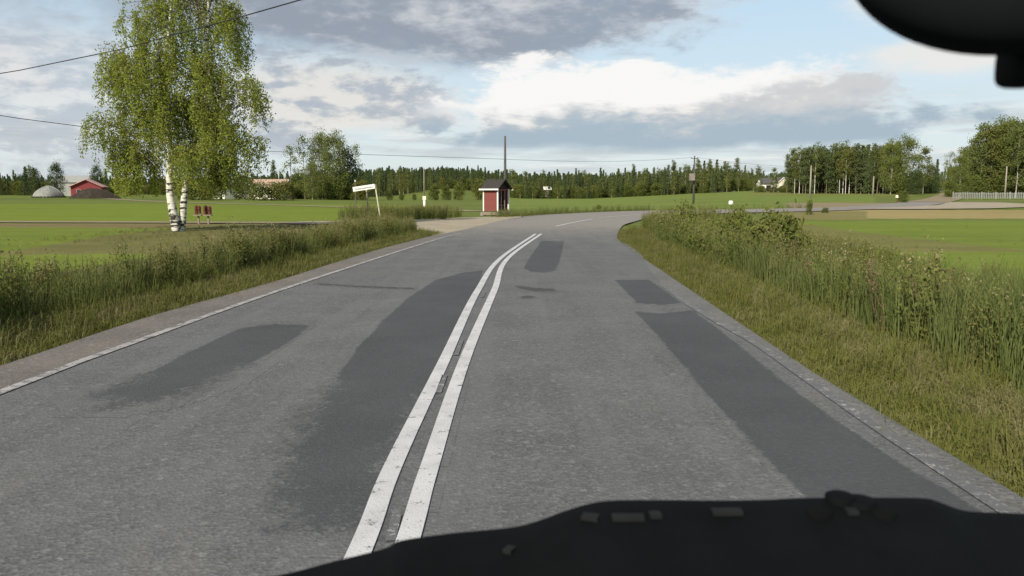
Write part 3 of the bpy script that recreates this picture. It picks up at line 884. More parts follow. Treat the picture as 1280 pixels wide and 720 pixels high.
for _ in range(900):                                         # far rim of the bend
    s_ = rnd.random()
    P_ = np.array([np.interp(s_ * 5, range(6), [-.4, 1.6, 4.1, 8.6, 13.8, 33]), np.interp(s_ * 5, range(6), [53, 57.2, 63, 71, 76.5, 88])])
    it.append(('mid' if rnd.random() < .75 else 'reed', P_[0] + U(-.6, .6) - .5, P_[1] + U(.2, 2.2), U(.6, 1.0)))
scatter('verge_grass', 'rough grass along the far side of the bend', it)

# ------------------------------------------------------------------ the big birch by the road
BY = 34.0
b0 = at(220, 287, BY); bx, by, bz = b0.x, BY, hz(b0.x, BY)
birch = thing('birch_tree', 'large two stemmed birch with white trunks and hanging leafy twigs beside the left verge', 'tree', (bx, by, bz))
def bl(u, v, dy=0.0):
    p = at(u, v, BY); return Vector((p.x - bx, dy, p.z - bz))
stemA = [bl(222, 290, 0) - Vector((0, 0, .15)), bl(217, 268), bl(213, 245), bl(212, 222), bl(213, 195), bl(211, 165), bl(207, 120), bl(208, 70), bl(214, 10), bl(220, -60), bl(226, -120)]
stemB = [bl(223, 290, .25) - Vector((0, 0, .15)), bl(226, 262, .25), bl(228, 235, .3), bl(232, 210, .35), bl(238, 180, .4), bl(246, 135, .3), bl(254, 80, .3), bl(258, 20, .2), bl(256, -40, .2), bl(250, -95, .1)]
def tube_s(b, pts, r0, r1, n, **k):
    P = [Vector(p) for p in spline(pts, 3)]
    m_ = len(P)
    b.tube(P, [r0 + (r1 - r0) * (i / (m_ - 1)) ** .8 for i in range(m_)], n, **k); return P
t_ = MB(); PA = tube_s(t_, stemA, .21, .03, 12); t_.build('trunk', M['birch_bark'], birch, True)
t_ = MB(); PB = tube_s(t_, stemB, .17, .03, 12); t_.build('trunk', M['birch_bark'], birch, True)
# crown bodies in photo columns / rows (centre u, v, radii) and depth; every one hangs from a limb
LOBES = [  # u, v, ru, rv, depth, weight, stem
    (200, 40, 42, 60, 0, 1.1, 0), (240, 20, 40, 62, .5, 1.1, 1), (215, -60, 55, 70, 0, .9, 0), (250, -90, 34, 50, 0, .5, 1), (286, 45, 20, 52, .6, .8, 1),
    (182, 110, 38, 48, -.8, 1.0, 0), (235, 100, 50, 55, 1.0, 1.2, 1), (270, 120, 32, 55, -.6, 1.0, 1), (165, 160, 32, 55, .6, .8, 0), (200, 150, 42, 46, 1.2, .9, 0),
    (250, 170, 42, 50, 1.2, 1.1, 1), (285, 180, 26, 48, -.6, .9, 1), (164, 208, 30, 26, .2, .8, 0), (256, 205, 34, 26, -.9, .7, 1), (282, 218, 26, 24, .6, .6, 1), (205, 200, 44, 18, 1.6, .4, 0),
    (138, 80, 24, 24, .3, .42, 0), (150, 100, 18, 24, -.2, .25, 0), (130, 162, 15, 20, -.3, .24, 0), (150, 190, 15, 26, -.2, .3, 0), (212, 95, 26, 45, -1.0, .5, 0), (215, 150, 22, 34, -1.0, .35, 0),
    (315, 112, 15, 20, .2, .22, 1), (324, 130, 9, 26, .1, .14, 1), (318, 186, 14, 20, 0, .18, 1), (160, 30, 12, 14, .3, .08, 0),
]
limb = MB(); strands = MB(); leaf = MB()
for (u, v, ru, rv, dep, wt, st) in LOBES:
    P = PA if st == 0 else PB
    c_ = bl(u, v, dep)
    cand = [q for q in P if q.z < c_.z - .2 and q.z > 1.9] or [P[len(P) // 4]]
    s_ = min(cand, key=lambda q: abs((c_.z - q.z) - 1.1 - .25 * abs(c_.x - q.x)))
    top_ = c_ + Vector((0, 0, rv * .034 * .55))
    m1 = s_.lerp(top_, .45) + Vector((0, 0, .35))
    LP = tube_s(limb, [s_, m1, top_], .040 if wt > .4 else .026, .010, 5, tint=.3)
    n_ = int(64 * wt) + 6
    for k in range(n_):
        while True:
            q = rng.uniform(-1, 1, 3)
            if q @ q <= 1: break
        a = Vector((c_.x + q[0] * ru * .034, c_.y + q[1] * (1.0 + ru * .022), c_.z + (q[2] * .8 + .25) * rv * .034))
        o_ = LP[min(len(LP) - 1, 3 + rnd.randrange(4))]
        mid_ = o_.lerp(a, .55) + Vector((0, 0, .22))
        strands.tube([o_, mid_, a], [.012, .008, .005], 3, tint=.3, cap=False)
        Ld = rnd.uniform(.5, 1.75) * (1.0 if wt > .3 else .8)
        floor_z = at(0, (246 if a.x + bx < -12.4 else 236) - 34 * math.exp(-((640 + (a.x + bx) / BY * 1000 - 218) / 20) ** 2) * (1 if a.y < .6 else .4), BY).z - bz
        Ld = max(.25, min(Ld, a.z - floor_z))
        sway = Vector((rnd.gauss(0, .14), rnd.gauss(0, .14), 0))
        strands.tube([a, a + sway * .6 + Vector((0, 0, -Ld * .5)), a + sway + Vector((0, 0, -Ld))], [.005, .004, .003], 3, tint=.3, cap=False)
        nl = int(58 * Ld) + 16
        f_ = rng.uniform(-.12, 1, nl)
        Q = np.array([tuple(a + sway * max(0, x) + Vector((0, 0, -Ld * x))) for x in f_]) + rng.normal(size=(nl, 3)) * np.array([.085, .085, .05])
        leaf.leaves(Q, .088, 0, np.clip(rnd.uniform(.2, .75) + rng.normal(0, .2, nl), 0, 1), .9, .62)
        nm = 10
        fm = rng.uniform(.2, 1, nm)
        Q = np.array([tuple(o_.lerp(mid_, 2 * x) if x < .5 else mid_.lerp(a, 2 * x - 1)) for x in fm]) + rng.normal(size=(nm, 3)) * .1
        leaf.leaves(Q, .10, 0, None, .5, .62)
limb.build('limb', M['pale_bark'], birch, True)
strands.build('twig', M['twig'], birch)
leaf.build('crown', M['birch_leaf'], birch)

# ------------------------------------------------------------------ tree kinds
def trunk_mesh(h, r, mat, bend=.15):
    b = MB()
    p = [(rnd.gauss(0, bend) * k / 4, rnd.gauss(0, bend) * k / 4, h * k / 4 - (.3 if k == 0 else 0)) for k in range(5)]
    b.tube(p, [r * (1 - .2 * k) for k in range(5)], 6, cap=False)
    return b, p
def conifer(h, rad, tiers, leaf=.34, base=.08, jit=.12):
    """tiers of drooping boughs, each a spray of needle tufts"""
    b = MB()
    for i in range(tiers):
        z = h * (base + (1 - base) * (i / tiers) ** .92)
        rr = rad * (1 - (z / h - base) / (1 - base)) ** .85 * rnd.uniform(.75, 1.15) + .12
        nb = rnd.randint(5, 7)
        a0 = rnd.uniform(0, 6.28)
        for k in range(nb):
            a = a0 + 6.283 * k / nb + rnd.gauss(0, .2); L_ = rr * rnd.uniform(.65, 1.1)
            n_ = 5 + int(L_ * 4)
            f_ = rng.uniform(.15, 1, n_)
            P = np.stack([np.cos(a) * L_ * f_, np.sin(a) * L_ * f_, z - .32 * L_ * f_ ** 1.4], 1) + rng.normal(size=(n_, 3)) * np.array([jit, jit, .08])
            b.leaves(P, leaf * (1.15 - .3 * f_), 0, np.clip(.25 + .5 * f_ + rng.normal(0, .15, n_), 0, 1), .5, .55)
    b.leaves([(0, 0, h - .1 * k) for k in range(1, 6)], .22, 0, .6, -1.5, .3)
    return b
def broadleaf(h, w_, bottom, clumps, per, leaf, narrow=1.0, gap=0.0, droop=.2, pointed=False):
    """crown of leaf clumps spread through an uneven body"""
    b = MB(); tips = []
    for i in range(clumps):
        q = (i + .5) / clumps
        z = bottom + (h - bottom) * .97 * (q ** .95)
        prof = math.sin(PI * (.16 + .80 * q)) ** (.8 * narrow)
        if pointed: prof = (1 - q) ** .6 * min(1, .45 + 2.2 * q)
        r_ = w_ / 2 * max(prof, .16) * math.sqrt(rnd.uniform(.12, 1)); a = i * 2.4 + rnd.gauss(0, .5)
        c_ = np.array([r_ * math.cos(a), r_ * math.sin(a), z + rnd.gauss(0, .04) * h])
        tips.append(c_)
        s_ = w_ * rnd.uniform(.10, .17) * (1 - gap)
        P = c_ + rng.normal(size=(per, 3)) * np.array([s_, s_, s_ * .8])
        sh = rnd.gauss(.5, .16)
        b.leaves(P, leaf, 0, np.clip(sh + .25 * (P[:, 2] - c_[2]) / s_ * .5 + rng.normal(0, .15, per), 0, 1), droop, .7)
    return b, tips
def kind_tree(name, h, crown, bark, crown_mat, r, bend=.12, tips=None, trunk_h=.95):
    """meshes of one kind: (trunk mesh, crown mesh)"""
    tb, p = trunk_mesh(h * trunk_h, r, bark, bend)
    if tips is not None:
        for c_ in tips[::3]:
            z0 = max(p[1][2] * .7, min(c_[2] - .12 * h, h * .8))
            tb.tube([(0, 0, z0), (c_[0] * .5, c_[1] * .5, (z0 + c_[2]) / 2), tuple(c_)], [r * .35, r * .22, .02], 3, cap=False)
    return name, tb.mesh('trunk', bark, True), crown.mesh('crown', crown_mat)
KIND = {}
def reg(key, n, fn): KIND[key] = [fn() for _ in range(n)]
def k_spruce(): return kind_tree('spruce_tree', 12, conifer(12, 1.9, 26, .46), M['bark'], M['spruce'], .14)
def k_pine():
    c_, tp = broadleaf(12, 2.9, 3.2, 36, 64, .30, .8, .1, 0, True)
    return kind_tree('pine_tree', 12, c_, M['bark'], M['pine'], .14, .15, tp)
def k_birch():
    c_, tp = broadleaf(12, 3.2, 1.8, 40, 64, .28, .7, .12, .5)
    return kind_tree('birch_tree', 12, c_, M['pale_bark'], M['far_birch'], .085, .15, tp)
def k_stem():
    c_, tp = broadleaf(12, 3.0, 4.6, 32, 64, .28, .7, .12, .4)
    return kind_tree('birch_tree', 12, c_, M['white_bark'], M['far_birch'], .10, .12, tp)
def k_aspen():
    c_, tp = broadleaf(15, 6.8, .9, 92, 100, .30, .65, .2, .2)
    return kind_tree('aspen_tree', 15, c_, M['pale_bark'], M['aspen'], .17, .2, tp)
def k_dark():
    c_, tp = broadleaf(10, 6.0, .4, 60, 90, .30, .65, .15, .2)
    return kind_tree('leafy_tree', 10, c_, M['bark'], M['dark_tree'], .16, .2, tp)
def k_open():
    c_, tp = broadleaf(12, 5.2, 1.5, 34, 34, .30, .9, .42, .2)
    return kind_tree('aspen_tree', 12, c_, M['bark'], M['aspen'], .13, .25, tp)
def k_bush():
    c_, tp = broadleaf(4, 3.4, .25, 34, 52, .30, .5, .05, .2)
    return kind_tree('bush', 4, c_, M['bark'], M['shrub'], .06, .06, tp, .7)
reg('spruce', 4, k_spruce); reg('pine', 3, k_pine); reg('birch', 4, k_birch); reg('stem', 3, k_stem); reg('aspen', 3, k_aspen); reg('dark', 2, k_dark); reg('open', 2, k_open); reg('bush', 3, k_bush)

def tree(key, x, y, h, label, group=None, cat='tree', wide=1.0, name=None, z=None, rz=None):
    nm, tm, cm = rnd.choice(KIND[key])
    h0 = {'spruce': 12, 'pine': 12, 'birch': 12, 'stem': 12, 'aspen': 15, 'dark': 10, 'open': 12, 'bush': 4}[key]
    r_ = thing(name or nm, label, cat, (x, y, hz(x, y) if z is None else z), rnd.uniform(0, 6.28) if rz is None else rz, group)
    s = h / h0
    r_.scale = (s * wide, s * wide, s)
    for n_, me_ in (('trunk', tm), ('crown', cm)):
        o = bpy.data.objects.new(n_, me_); C.objects.link(o); o.parent = r_
    return r_
def tree_px(key, u, Y, vtop, label, **k):
    p = gp(u, Y)
    return tree(key, p.x, p.y, at(u, vtop, Y).z - p.z, label, **k)

# woods: every tree of the front rows its own thing
MARKS = [(-140, 'left of the pale tarpaulin dome'), (30, 'straight behind the pale tarpaulin dome'), (66, 'by the farm'), (150, 'behind the big birch'), (262, 'behind the white house'), (312, 'behind the brown house roof'),
         (448, 'behind the street sign'), (482, 'above the low bush at the meadow edge'), (508, 'by the far pale pole'), (540, 'above the first two meadow bushes'), (566, 'above the third meadow bush'), (586, 'just left of the shelter'),
         (612, 'over the shelter roof'), (634, 'just right of the shelter'), (664, 'by the pale roofed shed'), (700, 'above the centre dash of the bend'), (742, 'above the dark bush at the field edge'), (776, 'where the field begins to rise'),
         (810, 'well left of the transformer pole'), (842, 'beside the transformer pole'), (884, 'above the white bale'), (928, 'left of the dark roofed house'), (962, 'between the pale houses'),
         (978, 'at the left edge of the even wood'), (1000, 'behind the tall pale pole'), (1026, 'among the white trunks'), (1052, 'right of the white trunks'), (1078, 'behind the second pale pole'), (1100, 'next to the tall aspens'),
         (1180, 'at the left end of the fence'), (1214, 'behind the middle of the fence'), (1244, 'behind the rightmost pale pole'), (1275, 'beyond the right edge of the view')]
WOOD = []
ORD = ('first', 'second', 'third', 'fourth', 'fifth', 'sixth')
def wood(u0, u1, step, y0, y1, vtop, mix_, group, labels, jit=3.5):
    row = (y0, y1)
    u = u0
    while u < u1:
        Yd = rnd.uniform(y0, y1)
        vt = float(np.interp(u, [p[0] for p in vtop], [p[1] for p in vtop])) + rnd.gauss(0, jit)
        r_ = rnd.random(); acc = 0
        for key, pr, wd in mix_:
            acc += pr
            if r_ <= acc: break
        mk = [m_[1] for m_ in MARKS if m_[0] <= u][-1]
        o = tree_px(key, u, Yd, vt, labels[key], group=group, wide=wd * rnd.uniform(.85, 1.2))
        WOOD.append((labels[key], mk, u, vt, Yd, o))
        u += step * rnd.uniform(.6, 1.4)
def shorten(l):
    w_ = l.split()
    if len(w_) > 16: l = l.replace('tall birch', 'birch').replace('tall pine', 'pine')
    return l if len(l.split()) <= 16 else l.replace(', on its left side', ', left').replace(', on its right side', ', right')
def name_woods():
    """say of each tree what sets it apart: its kind, the landmark it stands by, then its height or its place"""
    sets = {}
    for w_ in WOOD: sets.setdefault(w_[0].split(' in the ')[0].split(' at the ')[0].split(' on the ')[0] + ' ' + w_[1], []).append(w_)
    for lab, L_ in sets.items():
        L_.sort(key=lambda q: q[2])
        hs_ = sorted(L_, key=lambda q: q[3])
        for i, q in enumerate(L_):
            if len(L_) == 1: q[5]['label'] = 'only ' + lab
            elif q is hs_[0]: q[5]['label'] = 'tallest ' + lab
            elif q is hs_[-1]: q[5]['label'] = 'shortest ' + lab
            elif len(L_) <= 6: q[5]['label'] = ORD[i] + ' from the left, ' + lab
            else: q[5]['label'] = ('taller ' if q[3] < hs_[len(L_) // 2][3] else 'lower ') + lab + (', on its left side' if i < len(L_) / 2 else ', on its right side')
g1 = 'trees of the far wood behind the red shelter'
lab1 = {'spruce': 'dark spruce in the far wood behind the red shelter', 'birch': 'pale green birch in the far wood behind the red shelter', 'pine': 'pine in the far wood behind the red shelter'}
wood(452, 530, 5.5, 262, 285, [(450, 214), (490, 213), (530, 214)], [('birch', .6, 1.0), ('spruce', .4, .9)], g1, lab1)
wood(455, 650, 5.2, 298, 322, [(455, 212), (520, 210), (570, 209), (620, 212), (650, 217)], [('spruce', .8, .95), ('pine', .1, .9), ('birch', .1, .9)], g1, lab1, 2.5)
g2 = 'trees of the far wood right of the red shelter'
lab2 = {'spruce': 'dark spruce in the far wood between the shelter and the transformer pole', 'birch': 'pale green birch in the far wood between the shelter and the transformer pole', 'pine': 'pine in the far wood between the shelter and the transformer pole'}
wood(640, 765, 5.0, 275, 305, [(640, 217), (690, 217), (765, 215)], [('spruce', .72, .95), ('birch', .28, .9)], g2, lab2, 3.5)
wood(650, 765, 9, 258, 268, [(640, 229), (690, 227), (765, 224)], [('spruce', .5, 1.2), ('birch', .5, 1.2)], g2, lab2, 2.5)
g3 = 'trees of the mixed wood behind the rising field'
lab3 = {'spruce': 'dark spruce in the mixed wood at the top edge of the rising field', 'birch': 'yellowish birch with pale trunk at the top edge of the rising field', 'pine': 'pine at the top edge of the rising field'}
wood(764, 955, 5.6, 252, 270, [(764, 218), (800, 213), (850, 212), (870, 210), (905, 207), (930, 212), (955, 217)], [('birch', .58, 1.0), ('spruce', .22, .95), ('pine', .2, .9)], g3, lab3)
wood(764, 945, 8, 275, 300, [(764, 213), (830, 208), (880, 203), (905, 204), (945, 212)], [('spruce', .6, .95), ('pine', .4, .9)], g3, lab3)
g4 = 'trees of the tall even wood right of the rising field'
lab4 = {'pine': 'tall pine in the even wood with bare trunks right of the field', 'birch': 'tall birch with white trunk in the even wood right of the field', 'spruce': 'dark spruce in the even wood right of the field'}
lab4['stem'] = 'white stemmed birch in the even wood right of the field'
wood(981, 1112, 4.6, 205, 214, [(978, 195), (1000, 189), (1040, 185), (1110, 184)], [('pine', .34, 1.0), ('stem', .40, .95), ('spruce', .26, 1.0)], g4, lab4, 2.4)
wood(984, 1120, 5.5, 217, 232, [(978, 195), (1000, 188), (1040, 184), (1120, 182)], [('pine', .45, 1.1), ('spruce', .55, 1.05)], g4, lab4, 2.0)
g5 = 'trees on the right side of the climbing road'
lab5 = {'birch': 'tall birch in the wood behind the grey picket fence', 'aspen': 'broad leafy tree in the wood behind the grey picket fence', 'spruce': 'dark spruce in the wood behind the grey picket fence', 'pine': 'pine in the wood behind the grey picket fence'}
wood(1196, 1420, 9, 150, 162, [(1180, 212), (1200, 182), (1222, 162), (1240, 156), (1300, 148), (1420, 150)], [('aspen', .5, .75), ('birch', .4, 1.1), ('spruce', .1, 1)], g5, lab5, 5)
wood(1200, 1420, 11, 166, 185, [(1180, 200), (1200, 180), (1225, 160), (1256, 152), (1420, 148)], [('birch', .5, 1.2), ('spruce', .3, 1.1), ('pine', .2, 1.1)], g5, lab5, 5)
g6 = 'trees behind the farm at the left'
lab6 = {'spruce': 'slim dark spruce in the tree line behind the pale tarpaulin dome', 'dark': 'rounded dark tree in the tree line behind the pale tarpaulin dome', 'birch': 'birch in the tree line behind the pale tarpaulin dome'}
wood(-130, 62, 7.5, 225, 255, [(-130, 212), (0, 217), (24, 214), (62, 218)], [('spruce', .6, 1.1), ('dark', .2, .8), ('birch', .2, 1.1)], g6, lab6, 4)
g7 = 'trees far behind the white house'
lab7 = {'spruce': 'small far spruce on the skyline behind the birch and the white house', 'birch': 'small far birch on the skyline behind the birch and the white house'}
wood(150, 372, 8, 300, 330, [(150, 224), (300, 221), (372, 222)], [('spruce', .7, 1.0), ('birch', .3, 1.0)], g7, lab7, 2.0)
name_woods()
for w_ in WOOD: w_[5]['label'] = shorten(w_[5]['label'])
# single trees one can point to
tree_px('dark', 76, 215, 204, 'tall rounded dark tree standing behind the pale tarpaulin dome', wide=.72)
tree_px('dark', 126, 215, 208, 'rounded dark tree right behind the red barn', wide=.72)
tree_px('spruce', 137, 212, 210, 'pointed dark spruce right of the red barn', wide=1.05)
tree_px('spruce', 48, 220, 209, 'pointed spruce left of the tall rounded dark tree', wide=1.1)
tree_px('pine', 345, 230, 202, 'lone small pine rising over the brown house roof', wide=.9)
tree_px('open', 366, 182, 180, 'thin crowned aspen at the left end of the tall grove', wide=.85)
tree_px('open', 383, 178, 170, 'loose crowned aspen second from the left in the tall grove', wide=.9)
tree_px('aspen', 402, 180, 165, 'tallest dense aspen in the middle of the grove left of the sign', wide=.72)
tree_px('aspen', 420, 178, 166, 'dense broad aspen right of the tallest one in the grove', wide=.85)
tree_px('dark', 434, 184, 186, 'dark green tree low on the right side of the grove', wide=.8)
tree_px('open', 447, 190, 178, 'thin dark tree at the right end of the grove', wide=.62)
tree_px('aspen', 392, 172, 205, 'low leafy tree in front of the grove', wide=.9)
tree_px('aspen', 1128, 200, 171, 'tall leafy aspen standing out at the right end of the even wood', wide=.95)
tree_px('aspen', 1110, 200, 176, 'tall aspen left of the highest one by the even wood', wide=.8)
tree_px('birch', 1150, 206, 182, 'birch on the left bank of the climbing road', wide=1.1)
tree_px('dark', 1158, 214, 205, 'dark tree on the left bank of the climbing road', wide=.75)
tree_px('dark', 1140, 196, 212, 'low dark tree at the foot of the tall aspen', wide=1.0)
tree_px('spruce', 1166, 222, 198, 'dark spruce at the crest of the climbing road, left side', wide=1.1)
tree_px('aspen', 1185, 165, 208, 'low leafy tree left of the picket fence', wide=1.0)
tree_px('open', 1181, 180, 190, 'thin crowned tree leaning over the climbing road', wide=.8)
tree_px('spruce', 1173, 262, 214, 'small far spruce where the climbing road disappears', wide=1.1)
for u, Y, vt, lab in ((543, 205, 231, 'round young bush at the left of the four in the meadow'), (558, 204, 233, 'round young bush second from left in the meadow'),
                      (574, 206, 230, 'round young bush third from left in the meadow'), (600, 212, 226, 'taller round bush close to the left wall of the red shelter'),
                      (519, 200, 243, 'tiny dark bush alone on the bright meadow'), (488, 190, 240, 'low dark bush at the left end of the bright meadow'),
                      (503, 196, 242, 'low spreading bush beside the bright meadow')):
    tree_px('bush', u, Y, vt, lab, cat='bush', wide=.82)
for u, Y, vt, lab in ((268, 150, 229, 'dark garden bush left of the white house'), (252, 152, 226, 'dark garden bush seen past the birch trunk'), (309, 160, 226, 'garden bush right of the white house'),
                      (344, 150, 230, 'dark garden bush in front of the brown roofed house'), (356, 156, 228, 'garden bush at the foot of the tall grove'), (236, 156, 230, 'green bush directly behind the birch trunks')):
    tree_px('bush', u, Y, vt, lab, cat='bush', wide=1.35)
tree_px('bush', 1126, 112, 240, 'round bush at the fork of the climbing road', cat='bush', wide=1.1)
tree_px('bush', 748, 84, 256.5, 'low dark bush at the edge of the field beyond the bend', cat='bush', wide=1.6)
tree_px('bush', 1010, 62, 252, 'slender tall bush in front of the field, below the pale pole', cat='bush', wide=.55)
tree_px('bush', 1030, 68, 260, 'low brownish bush by the far road edge', cat='bush', wide=1.5)
# shrub with pale blossoms in the garden
fs_ = tree_px('bush', 326, 148, 230, 'garden shrub speckled with pale blossoms in front of the brown roofed house', cat='bush', wide=1.2, name='flowering_shrub')
bb = MB(); bb.leaves(rng.normal(size=(90, 3)) * np.array([.95, .95, .85]) + np.array([0, 0, 2.1]), .30, 0, None, 0, .9)
bb.build('blossoms', M['bloom'], fs_)
tree_px('birch', 965, 226, 209, 'slim birch standing between the two pale houses', wide=1.0)
tree_px('birch', 945, 230, 208, 'birch just left of the dark roofed house', wide=1.1)
tree_px('bush', 975, 224, 236, 'reddish green bush in front of the narrow cream house', cat='bush', wide=1.6)
# willow shrubs among the weeds on the right
for u, v, vt, wd, lab in ((842, 300, 262, .8, 'yellowish willow shrub nearest the bend'), (903, 318, 268, .75, 'leafy willow shrub in the right-hand weeds, middle one'), (948, 345, 272, .8, 'dense dark willow shrub in the right-hand weeds beside the dry docks')):
    p = g0(u, v); p = (p[0] + .5, p[1] + .3)
    z_ = hz(*p)
    hgt = at(u, vt, p[1]).z - z_
    tree('bush', p[0], p[1], hgt, lab, cat='bush', wide=wd, name='willow_shrub')

# saplings and brush that fill the feet of the woods
SRC['brush_far'] = [bpy.data.objects.new('brush_far', KIND['bush'][i][2]) for i in range(3)]
itb = []
for (u0, u1, y0, y1, n_) in ((440, 650, 304, 335, 150), (640, 765, 262, 300, 110), (764, 958, 256, 285, 110), (982, 1165, 218, 238, 120), (1186, 1430, 152, 185, 150), (-140, 165, 235, 262, 120), (150, 380, 300, 335, 90), (370, 455, 176, 186, 26)):
    for _ in range(n_):
        p = gp(U(u0, u1), U(y0, y1)); itb.append(('brush_far', p.x, p.y, U(.45, 1.05)))
itb += [('brush_far', p.x, p.y, U(.25, .5)) for p in (gp(U(944, 984), U(225, 236)) for _ in range(16))]
# the deep wood behind the front rows: one mass
dw = bpy.data.meshes.new('distant_wood')
def far_wood():
    pts = []
    for _ in range(3800):
        u = rnd.uniform(-420, 1750)
        if 1155 < u < 1185 and rnd.random() < .7: continue
        Y = rnd.uniform(335, 480); p = gp(u, Y)
        pts.append((p.x, p.y, p.z))
    return pts
SRC['spruce_far'] = []
fp = far_wood()
for i in range(3):
    nm, tm, cm = KIND['spruce'][i]
    o = bpy.data.objects.new('spruce_far', cm); SRC['spruce_far'].append(o)
hs = []
for p in fp:
    u = 640 + p[0] / p[1] * 1000
    vt = float(np.interp(u, [-420, 150, 300, 460, 560, 640, 760, 900, 960, 1000, 1160, 1200, 1750], [219, 223, 222, 213, 211, 218, 218, 213, 219, 214, 219, 205, 200])) + rnd.gauss(0, 2)
    hs.append(max(.3, (at(u, vt, p[1]).z - p[2]) / 12))
scatter('undergrowth', 'leafy undergrowth at the feet of the woods', itb)
scatter('distant_wood', 'far dark forest that closes the fields', [('spruce_far', p[0], p[1], s) for p, s in zip(fp, hs)])

# ------------------------------------------------------------------ buildings
def prism(b, prof, x0, x1, mat=0):
    """profile in (y, z) swept along x"""
    n = len(prof)
    vs = [(x0, p[0], p[1]) for p in prof] + [(x1, p[0], p[1]) for p in prof]
    fs = [tuple(range(n)), tuple(range(2 * n - 1, n - 1, -1))] + [(k, n + k, n + (k + 1) % n, (k + 1) % n) for k in range(n)]
    return b.add(vs, fs, .5, mat)
def gable_house(name, label, loc, rz, W_, D_, hw, hr, wall, roof, windows=(), over=.35, cat='house', trim='white', door=None):
    """ridge along local x; windows: (side, across, height, w, h); side f = front long wall, l / r = gable ends"""
    t = thing(name, label, cat, loc, rz)
    b = MB(); prism(b, [(-D_ / 2, -.4), (D_ / 2, -.4), (D_ / 2, hw), (0, hr - .08), (-D_ / 2, hw)], -W_ / 2, W_ / 2); b.build('wall', M[wall], t)
    sl = (hr - hw) / (D_ / 2)
    for s in (-1, 1):
        e = s * (D_ / 2 + over); ze = hw - sl * over
        b = MB(); prism(b, [(0, hr), (e, ze), (e, ze + .14), (0, hr + .16)] if s < 0 else [(0, hr), (0, hr + .16), (e, ze + .14), (e, ze)], -W_ / 2 - over, W_ / 2 + over)
        b.build('roof', M[roof], t)
    for s in (-1, 1):
        b = MB()
        for q in (-1, 1):
            b.tube([(s * (W_ / 2 + over + .03), 0, hr + .02), (s * (W_ / 2 + over + .03), q * (D_ / 2 + over), hw - sl * over + .02)], .11, 4)
        b.build('barge_board', M[trim], t)
    for (sd_, a, h, w_, hh) in windows:
        if sd_ == 'f': c_, s_ = (a, -D_ / 2 - .03, h), (w_, .08, hh)
        elif sd_ == 'r': c_, s_ = (W_ / 2 + .03, a, h), (.08, w_, hh)
        else: c_, s_ = (-W_ / 2 - .03, a, h), (.08, w_, hh)
        f = MB().box(c_, s_).build('window', M[trim], t)
        k = .78
        g_ = (s_[0] * k if s_[0] > .1 else s_[0] + .02, s_[1] * k if s_[1] > .1 else s_[1] + .02, s_[2] * k)
        MB().box(c_, g_).build('pane', M['glass'], f)
    if door:
        a, w_, hh, dm = door
        MB().box((a, -D_ / 2 - .03, hh / 2), (w_, .09, hh)).build('door', M[dm], t)
    return t
p = gp(107, 188)
gable_house('red_barn', 'low red barn with pale pinkish roof behind the dark earth mound', (p.x, p.y + 3, p.z), R(110), 9, 6.4, 2.6, 4.1, 'barn_red', 'barn_roof', [('l', -1.6, 1.5, .9, .9), ('l', 1.6, 1.5, .9, .9)], .4, 'barn', 'barn_roof')
p = gp(99, 230)
gable_house('machine_hall', 'large grey roofed hall behind the red barn', (p.x, p.y, p.z), R(8), 9.5, 9, 3.8, 5.6, 'grey_roof', 'grey_roof', [('f', -3, 1.8, 1.4, 1.2)], .3, 'hall', 'grey_roof')
p = gp(291, 178)
gable_house('white_house', 'white house partly hidden behind the right edge of the birch', (p.x, p.y, p.z), R(62), 7.5, 4.4, 2.5, 3.9, 'white', 'grey_roof', [('l', 0, 1.6, .8, 1.0), ('f', -2, 1.4, .9, 1.1), ('f', 1.4, 1.4, .9, 1.1)], .3)
p = gp(340, 176)
gable_house('brown_roofed_house', 'house with brown roof behind the blossoming garden shrub', (p.x, p.y, p.z), R(-6), 7.6, 6, 2.2, 4.1, 'cream', 'brown_roof', [('f', -2.2, 1.3, .9, 1.0), ('f', 1.8, 1.3, .9, 1.0)], .4)
p = gp(953, 252)
gable_house('dark_roofed_house', 'pale house with dark roof between the two woods', (p.x, p.y, p.z), R(5), 3.6, 4.0, 2.6, 4.0, 'white', 'dark_roof', [('f', -1.2, 1.3, .7, .9)], .4, door=(.5, 1.5, 1.9, 'dark'))
p = gp(973, 240)
gable_house('cream_house', 'narrow cream gabled house against the left edge of the even wood', (p.x, p.y, p.z), R(90), 5.0, 2.6, 3.0, 4.2, 'cream', 'dark_roof', [('l', 0, 1.5, .8, 1.0)], .25)
p = gp(683, 270)
gable_house('pale_roofed_shed', 'small pale roofed shed among the trees right of the shelter', (p.x, p.y - 4, p.z + .9), R(10), 1.8, 1.7, 2.2, 2.9, 'bark', 'white', [('f', 0, 1.1, .6, .6)], .3, 'shed', 'white')

